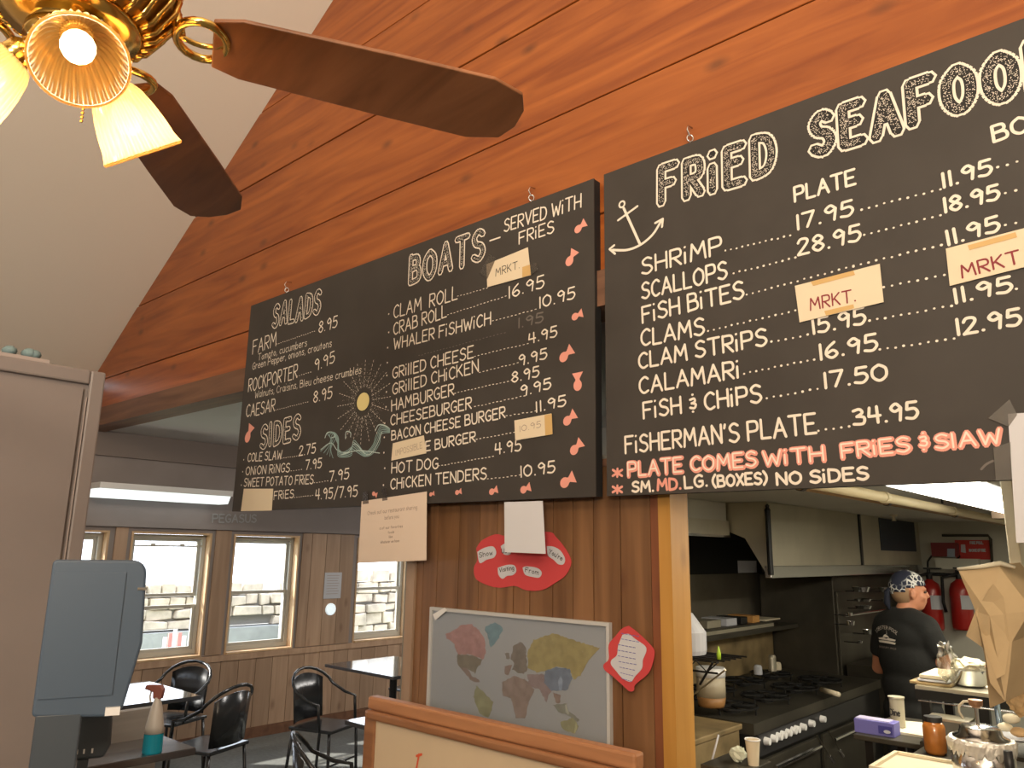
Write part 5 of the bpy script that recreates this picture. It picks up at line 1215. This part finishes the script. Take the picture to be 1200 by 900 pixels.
mb = MB(); text(mb, 'Dine', (p.x-6*k, ztt+14*k), (p.x+5*k, ztt+14*k), 7*k, .7*k, lambda x, z: Vector((x, YT+.2-8.9*k+.0, z+.012)), jit=0); mb.build('lettering', M_ink, t, world=True)
t = thing('papers', 'loose white papers on the prep table behind the blue box', 'paper', (p.x, YT+.2, ztt)); MB().prism([(p.x-.09, YT+.12), (xa-.02, YT+.10), (xa-.02, YT+.42), (p.x-.02, YT+.36)], lambda x, y_: (x, y_, ztt+.0005), lambda x, y_: (x, y_, ztt+.010)).build('sheet', M_crw, t, world=True)
# white tray at bottom
YY = 2.75; A = atY(1035, 893, YY); zq = A.z
t = thing('food_tray', 'white rimmed food tray on the pass at the bottom edge', 'tray', (A.x+.1, YY, zq-.01)); xq = A.x; 
B((xq-.01, YY-.1, zq-.012), (xq+.20, YY+.16, zq-.004)).build('tray_base', M_cream, t, world=True)
for a, b in [((xq-.012,YY-.1),(xq+.0,YY+.16)),((xq+.19,YY-.1),(xq+.202,YY+.16)),((xq+.001,YY+.15),(xq+.189,YY+.162)),((xq+.001,YY-.1),(xq+.189,YY-.088))]: B((a[0],a[1],zq-.003),(b[0],b[1],zq+.006)).build('rim', M_cream, t, world=True)
pl_ = thing('pass_counter', 'steel pass counter at the lower right of the opening', 'counter', (-.2, 2.9, .9))
B((xq-.03, 2.62, zq-.05), (.85, 2.93, zq-.013)).build('top', M_steeld, pl_, world=True)
B((jarx-.06, 2.931, zq-.05), (postx-.02, 3.14, zq-.013)).build('top', M_steeld, pl_, world=True)
# bag
YK = 2.55
def bp(px, py, y=YK): return atY(px, py, y)
bag = thing('paper_bag', 'large brown paper bag hanging open at the right', 'bag', bp(1150, 820))
front = [bp(1123,668), bp(1171,664), bp(1200,702), bp(1207,716), bp(1186,752), bp(1184,775), bp(1178,822), bp(1160,830,2.6), bp(1153,760), bp(1132,745), bp(1143,716)]
bk = [p + Vector((.03, .13, .012)) for p in front]
m = MB(); n = len(front); mid = bp(1164, 684); mid2 = bp(1160, 722, YK-.02)
m.v = [Vector(p) for p in front] + [mid2]; m.f = [(i, (i+1) % n, n) for i in range(n)]
o_ = len(m.v); m.v += [Vector(p) for p in bk]; m.f += [tuple(o_+i for i in range(n))[::-1]] + [(i, o_+i, o_+(i+1)%n, (i+1)%n) for i in range(n) if i != 0]
m.build('bag_body', M_bag, bag, world=True)
m = MB(); q = [bp(1143,716,YK-.004), bp(1164,684,YK-.03), bp(1176,700,YK-.02), bp(1183,752,YK-.004), bp(1178,790,YK-.012), bp(1160,800,YK-.02)]; m.v = q; m.f = [(0,1,2),(0,2,3),(0,3,4),(0,4,5)]; m.build('fold', M_bag, bag, world=True)
m = MB(); q = [bp(1143,716,YK-.005), bp(1153,757,YK-.035), bp(1178,822,YK-.005), bp(1160,800,YK-.022)]; m.v = q; m.f = [(0,1,3),(1,2,3)]; m.build('fold', M_bag, bag, world=True)
m = MB().tube([bp(1122,667,YK-.004), bp(1150,664,YK-.01), bp(1172,660,YK-.004), bp(1190,665,YK)], [.004,.006,.007,.004], 8); m.build('rolled_rim', M_crw, bag, world=True, smooth=True)
# white bucket with orange content right of the bag
p = atY(1192, 720, 2.8); k = sc_(1190, 700, 2.8); t = thing('plastic_tub', 'white translucent tub with orange sauce at the right edge', 'tub', (p.x, 2.8, p.z)); T = Matrix.Translation((p.x, 2.8, p.z))
MB().lathe([(20*k,0),(21*k,8*k)], 24, T).build('tub_base', M_cream, t, world=True); MB().lathe([(21*k,8*k),(21.5*k,18*k)], 24, T).build('sauce', mat('orange_sauce', (.6,.26,.05), .5), t, world=True)
MB().lathe([(21.5*k,18*k),(23*k,44*k)], 24, T).build('tub_wall', M_crw, t, world=True); MB().lathe([(24*k,44*k),(25*k,48*k),(25*k,52*k),(0,52*k)], 24, T).build('lid', M_white, t, world=True); 
t2 = thing('upper_shelf', 'white shelf carrying the tub at the right edge', 'shelf', (p.x-.03, 2.8, p.z-.02)); B((p.x-.035, 2.72, p.z-.012), (p.x+.5, 2.94, p.z-.0005)).build('shelf_board', M_cream, t2, world=True)
t = thing('black_ladle', 'black ladle hanging at the right edge below the tub', 'utensil', atY(1193, 765, 2.75)); MB().tube([atY(1188,728,2.75), atY(1189,748,2.75)], .004, 6).build('handle', M_blackp, t, world=True); MB().ell(atY(1196,760,2.75), (10*k,8*k,6*k)).build('bowl', M_blackp, t, world=True, smooth=True)
# grey container, food basket and bread at the right
p = atY(1184, 810, YR+.12); k = sc_(1184, 790, YR+.12); p.z = zs+.001; t = thing('grey_canister', 'grey canister between the bag and the red wrapper', 'canister', p); T = Matrix.Translation(p); MB().lathe([(10*k,0),(11*k,4*k),(11*k,40*k),(7*k,54*k),(0,58*k)], 20, T).build('body', mat('grey_canister', (.20,.21,.23), .4), t, world=True, smooth=True)
A = atY(1165, 803, 2.95); E_ = atY(1202, 808, 2.95); t = thing('wire_rail', 'pale steel rail of the right food shelf', 'rail', A); MB().tube([A, E_+Vector((.2,0,0))], .004, 6).build('wire', M_steelb, t, world=True); MB().tube([A+Vector((0,0,-.012)), E_+Vector((.2,0,-.012))], .003, 6).build('wire', M_steelb, t, world=True)
p = atY(1172, 803, 2.98); crumple('red_wrapper', 'crumpled orange-red wrapper on the rail beside the pole', 'wrapper', (p.x, 2.99, p.z), (9*k, 8*k, 7*k), mat('orange_wrapper', (.45,.10,.04), .6), 12, 'wrapper_body')
for i, (px, py, r_, lb) in enumerate([(1185,842,9,'pale bread roll uppermost beside the steel pole'),(1178,852,8,'pale bread roll low beside the steel pole'),(1194,858,9,'bread roll at the right edge')]):
    p = atY(px, py, 2.9); t = thing('bread_roll', lb, 'bread', (p.x, 2.9, p.z-r_*k*.6), 'bread rolls at the right edge'); MB().ell(p, (r_*k, r_*k*.9, r_*k*.6), 14, 8).build('roll', M_crw if i < 2 else M_food, t, world=True, smooth=True)
p = atY(1190, 866, 2.9); t = thing('serving_plate', 'plate under the bread rolls at the right edge', 'plate', (p.x, 2.9, p.z)); MB().lathe([(12*k,0),(22*k,4*k),(21*k,5*k),(0,1*k)], 24, Matrix.Translation((p.x, 2.9, p.z-.004))).build('plate_body', M_cloud, t, world=True)
p = atY(1194, 822, 2.9); crumple('brown_sandwich', 'browned sandwich filling above the bread rolls', 'food', (p.x, 2.93, p.z), (14*k, 10*k, 18*k), M_food, 21, 'food_body', .15)
# ================================================================== COOK
def remeshed(mb, name, m, parent, vox, label=None, sm=6):
    me = D.meshes.new(name); me.from_pydata([tuple(p) for p in mb.v], [], mb.f); me.materials.append(m); o = link(name, me, parent)
    r = o.modifiers.new('remesh', 'REMESH'); r.mode = 'VOXEL'; r.voxel_size = vox; r.use_smooth_shade = True
    s = o.modifiers.new('smooth', 'SMOOTH'); s.factor = .5; s.iterations = sm
    return o
def limb(mb, pts_, rs_, n=14):
    pts_ = [Vector(p) for p in pts_]; mb.tube(pts_, rs_, n)
    for p, r_ in zip(pts_, rs_): mb.ell(p, (r_*.995,)*3, 14, 10)
hp_ = C0 + ray(1065, 694)/900*4.85
cook = thing('person', 'cook in black t-shirt and patterned bandana, seen from behind, looking right', 'person', (hp_.x-.03, hp_.y-.02, 0), None, math.radians(-24))
HZ = hp_.z    # head centre height
SH = HZ-.165   # shoulder height
MS = 1.03
HR = Matrix.Rotation(math.radians(-34), 4, 'Z')
HC = Vector((.02, .03, HZ))
body = MB()
# torso ellipsoids
for c_, r_ in [((0,0,SH-.10),(.205,.115,.15)),((0,.0,SH-.24),(.185,.118,.17)),((0,.01,SH-.40),(.172,.125,.15)),((0,0,SH-.52),(.175,.12,.12))]: body.ell(c_, r_, 20, 12)
limb(body, [(-.10,0,SH-.045),(0,.0,SH-.02),(.10,0,SH-.045)], [.070,.065,.070])
limb(body, [(0,.0,SH-.02),(.005,.01,SH+.06),(.012,.02,HZ-.08)], [.065,.060,.058])
# head
def hd_(v): return HR @ Vector(v) + HC
hm = MB()
hm.ell((0,-.008,.025), (.076,.096,.098), 20, 14); hm.ell((0,.035,-.04), (.058,.060,.078), 18, 12); hm.ell((0,.052,-.082), (.034,.036,.028), 12, 8)
hm.ell((0,.0,-.05), (.060,.06,.06), 16, 10)
hm.ell((0,.098,-.012), (.012,.020,.026), 10, 8); hm.ell((0,.110,-.024), (.014,.016,.012), 10, 8)   # nose
hm.ell((0,.092,-.052), (.022,.012,.008), 10, 6); hm.ell((0,.088,-.064), (.019,.012,.009), 10, 6)   # lips
hm.ell((0,.086,.022), (.050,.016,.012), 10, 6)                                                       # brow
for sx in (-1, 1):
    hm.ell((sx*.083,-.004,-.012), (.013,.021,.034), 10, 8); hm.ell((sx*.040,.062,-.028), (.028,.026,.026), 10, 8)
hm.v = [hd_(v) for v in hm.v]; body.v = body.v; body.add(hm.v, hm.f)
# arms (shoulder, elbow, wrist)
def arm(sx, el, wr, hdir):
    sh_ = Vector((sx*.165, 0, SH-.060)); el = Vector(el); wr = Vector(wr)
    limb(body, [sh_, sh_.lerp(el, .5), el, el.lerp(wr, .35), wr], [.062,.052,.044,.043,.028])
    hd = Vector(hdir).normalized(); side = hd.cross(Vector((0,0,1))).normalized(); up = side.cross(hd)
    palm = wr + hd*.05
    body.ell(palm, (.042,.042,.02), 12, 8, Matrix((side, hd, up)).transposed().to_3x3())
    for k, ln in enumerate((.062,.072,.068,.052)):
        b0 = palm + side*(.03-.02*k) + hd*.03; limb(body, [b0, b0+hd*ln*.5-up*.006, b0+hd*ln*.8-up*.025], [.0105,.0095,.008], 8)
    b0 = palm + side*(.038*(-sx)) ; limb(body, [b0-hd*.02, b0+side*(-sx)*.022+hd*.02-up*.01, b0+side*(-sx)*.02+hd*.045-up*.02], [.012,.010,.0085], 8)
ER = (.215, .05, SH-.26); WR_ = (.34, .25, SH-.27)
EL = (-.255, .03, SH-.32); WL = (-.17, .27, SH-.38)
arm(1, ER, WR_, (.25,.95,-.1)); arm(-1, EL, WL, (.3,.9,-.15))
# legs
for sx in (-1, 1):
    limb(body, [(sx*.095,0,SH-.58),(sx*.10,.01,.50),(sx*.10,-.01,.10)], [.088,.060,.042]); limb(body, [(sx*.10,-.02,.05),(sx*.105,.14,.035)], [.045,.034])
remeshed(body, 'body', M_skin, cook, .0085)
# shirt
sh_ = MB()
for c_, r_ in [((0,0,SH-.10),(.195,.134,.135)),((0,.0,SH-.24),(.192,.140,.18)),((0,.01,SH-.40),(.186,.150,.17)),((0,0,SH-.54),(.186,.145,.12))]: sh_.ell(c_, r_, 24, 14)
limb(sh_, [(-.135,0,SH-.045),(-.05,-.014,SH-.010),(.05,-.014,SH-.010),(.135,0,SH-.045)], [.087,.088,.088,.087])
for sx, el in ((1, ER), (-1, EL)):
    s0_ = Vector((sx*.158, 0, SH-.075)); e = Vector(el); sh_.tube([s0_, s0_.lerp(e, .5), s0_.lerp(e, .66)], [.076,.072,.066], 16); sh_.ell(s0_, (.080,.080,.080))
remeshed(sh_, 'tshirt', M_shirt, cook, .011, sm=8)
pn_ = MB()
pn_.ell((0,0,SH-.60), (.185,.135,.13), 18, 12)
for sx in (-1, 1): limb(pn_, [(sx*.095,0,SH-.62),(sx*.10,.01,.50),(sx*.10,-.01,.09)], [.105,.078,.068])
remeshed(pn_, 'trousers', M_pant, cook, .012)
so_ = MB()
for sx in (-1, 1): limb(so_, [(sx*.10,-.03,.052),(sx*.105,.15,.045)], [.052,.045])
for v in so_.v: v.z = max(v.z, .004)
so_.build('shoes', M_blackp, cook, smooth=True)
# hair: short cap at back and sides under the bandana
hr = MB().ell((0,-.020,.002), (.0785,.088,.085), 24, 16); hr.v = [hd_(v) for v in hr.v]
keep = [f for f in hr.f if all((HR.inverted() @ (hr.v[i]-HC)).y < -.012 and (HR.inverted() @ (hr.v[i]-HC)).z > -.07 for i in f)]; hr.f = keep
hr.build('hair', M_hair, cook, smooth=True)
# bandana: dome with peak edge and knotted tail
bn = MB().ell((0,-.008,.030), (.084,.105,.104), 36, 24)
bn.f = [f for f in bn.f if all(bn.v[i].z > .028 + bn.v[i].y*.10 - .028*(bn.v[i].y < -.03) for i in f)]
bn.v = [hd_(v) for v in bn.v]
M_band = D.materials.new('paisley_bandana'); M_band.use_nodes = True; nt = M_band.node_tree; vo = nt.nodes.new('ShaderNodeTexVoronoi'); vo.feature = 'DISTANCE_TO_EDGE'; vo.inputs['Scale'].default_value = 34
wv = nt.nodes.new('ShaderNodeTexNoise'); wv.inputs['Scale'].default_value = 7; tc = nt.nodes.new('ShaderNodeTexCoord'); nt.links.new(tc.outputs['Object'], vo.inputs['Vector']); nt.links.new(tc.outputs['Object'], wv.inputs['Vector'])
r1 = nt.nodes.new('ShaderNodeValToRGB'); r1.color_ramp.elements[0].position = .05; r1.color_ramp.elements[1].position = .12; r1.color_ramp.elements[0].color = (.75,.75,.72,1); r1.color_ramp.elements[1].color = (.02,.025,.05,1)
r2 = nt.nodes.new('ShaderNodeValToRGB'); r2.color_ramp.elements[0].position = .46; r2.color_ramp.elements[1].position = .52
mxr = nt.nodes.new('ShaderNodeMixRGB'); mxr.inputs[2].default_value = (.02,.025,.05,1); nt.links.new(vo.outputs['Distance'], r1.inputs[0]); nt.links.new(wv.outputs['Fac'], r2.inputs[0]); nt.links.new(r2.outputs[0], mxr.inputs[0]); nt.links.new(r1.outputs[0], mxr.inputs[1]); nt.links.new(mxr.outputs[0], nt.nodes['Principled BSDF'].inputs['Base Color']); nt.nodes['Principled BSDF'].inputs['Roughness'].default_value = .8
bo = bn.build('bandana', M_band, cook, smooth=True); so = bo.modifiers.new('t', 'SOLIDIFY'); so.thickness = .004; so.offset = 1
tl = MB().tube([hd_((0,-.10,.03)), hd_((-.012,-.125,.0)), hd_((-.015,-.13,-.07)), hd_((-.01,-.12,-.11))], [.014,.018,.020,.006], 8); tl.build('bandana_tail', mat('navy_cloth', (.012,.015,.03), .8), cook, smooth=True)
eb = MB()
for sx in (-1, 1): eb.ell(hd_((sx*.030,.086,.004)), (.010,.010,.008), 10, 6)
eb.build('eyes', mat('dark_eye', (.06,.04,.03), .3), cook, smooth=True)
# shirt print
def back(u, v):
    u *= .88; v *= .88;   # u right, v up from print centre, on the back of the shirt
    x = -.03+u; y_ = -.140*math.sqrt(max(0, 1-(x/.24)**2)) - .006; return Vector((x, y_ if y_ < -.0 else 0, SH-.105+v))
mb = MB(); sts, wd = layout('LOBSTER POOL', 2.4)
def arc(x, y_):
    t = (x/wd-.5); a = t*1.5; R_ = .115+y_*.0022; return back(math.sin(a)*R_*1.12, math.cos(a)*R_-.062)
for st in sts: ribbon(mb, st, .45, lambda x, y_: arc(x, y_))
mb.build('lettering', M_chalk, cook)
mb = MB(); sts, wd = layout('ROCKPORT MASS', 2.4)
for st in sts: ribbon(mb, st, .5, lambda x, y_: back((x/wd-.5)*.15, -.078+y_*.0012))
mb.build('lettering', M_grink, cook)
mb = MB()
for poly in ([(-.075,-.012),(-.02,-.004),(.0,-.012),(.02,-.004),(.078,-.012),(.072,-.022),(-.07,-.022)], [(-.075,-.030),(-.03,-.026),(.03,-.026),(.076,-.032),(.07,-.044),(-.068,-.042)], [(-.030,-.002),(-.018,.012),(-.004,.018),(.014,.010),(.028,-.002)], [(.006,.018),(.008,.05),(.010,.018)]):
    mb.add([back(*p) for p in poly], [tuple(range(len(poly)))])
mb.build('boat_print', M_chalk, cook)
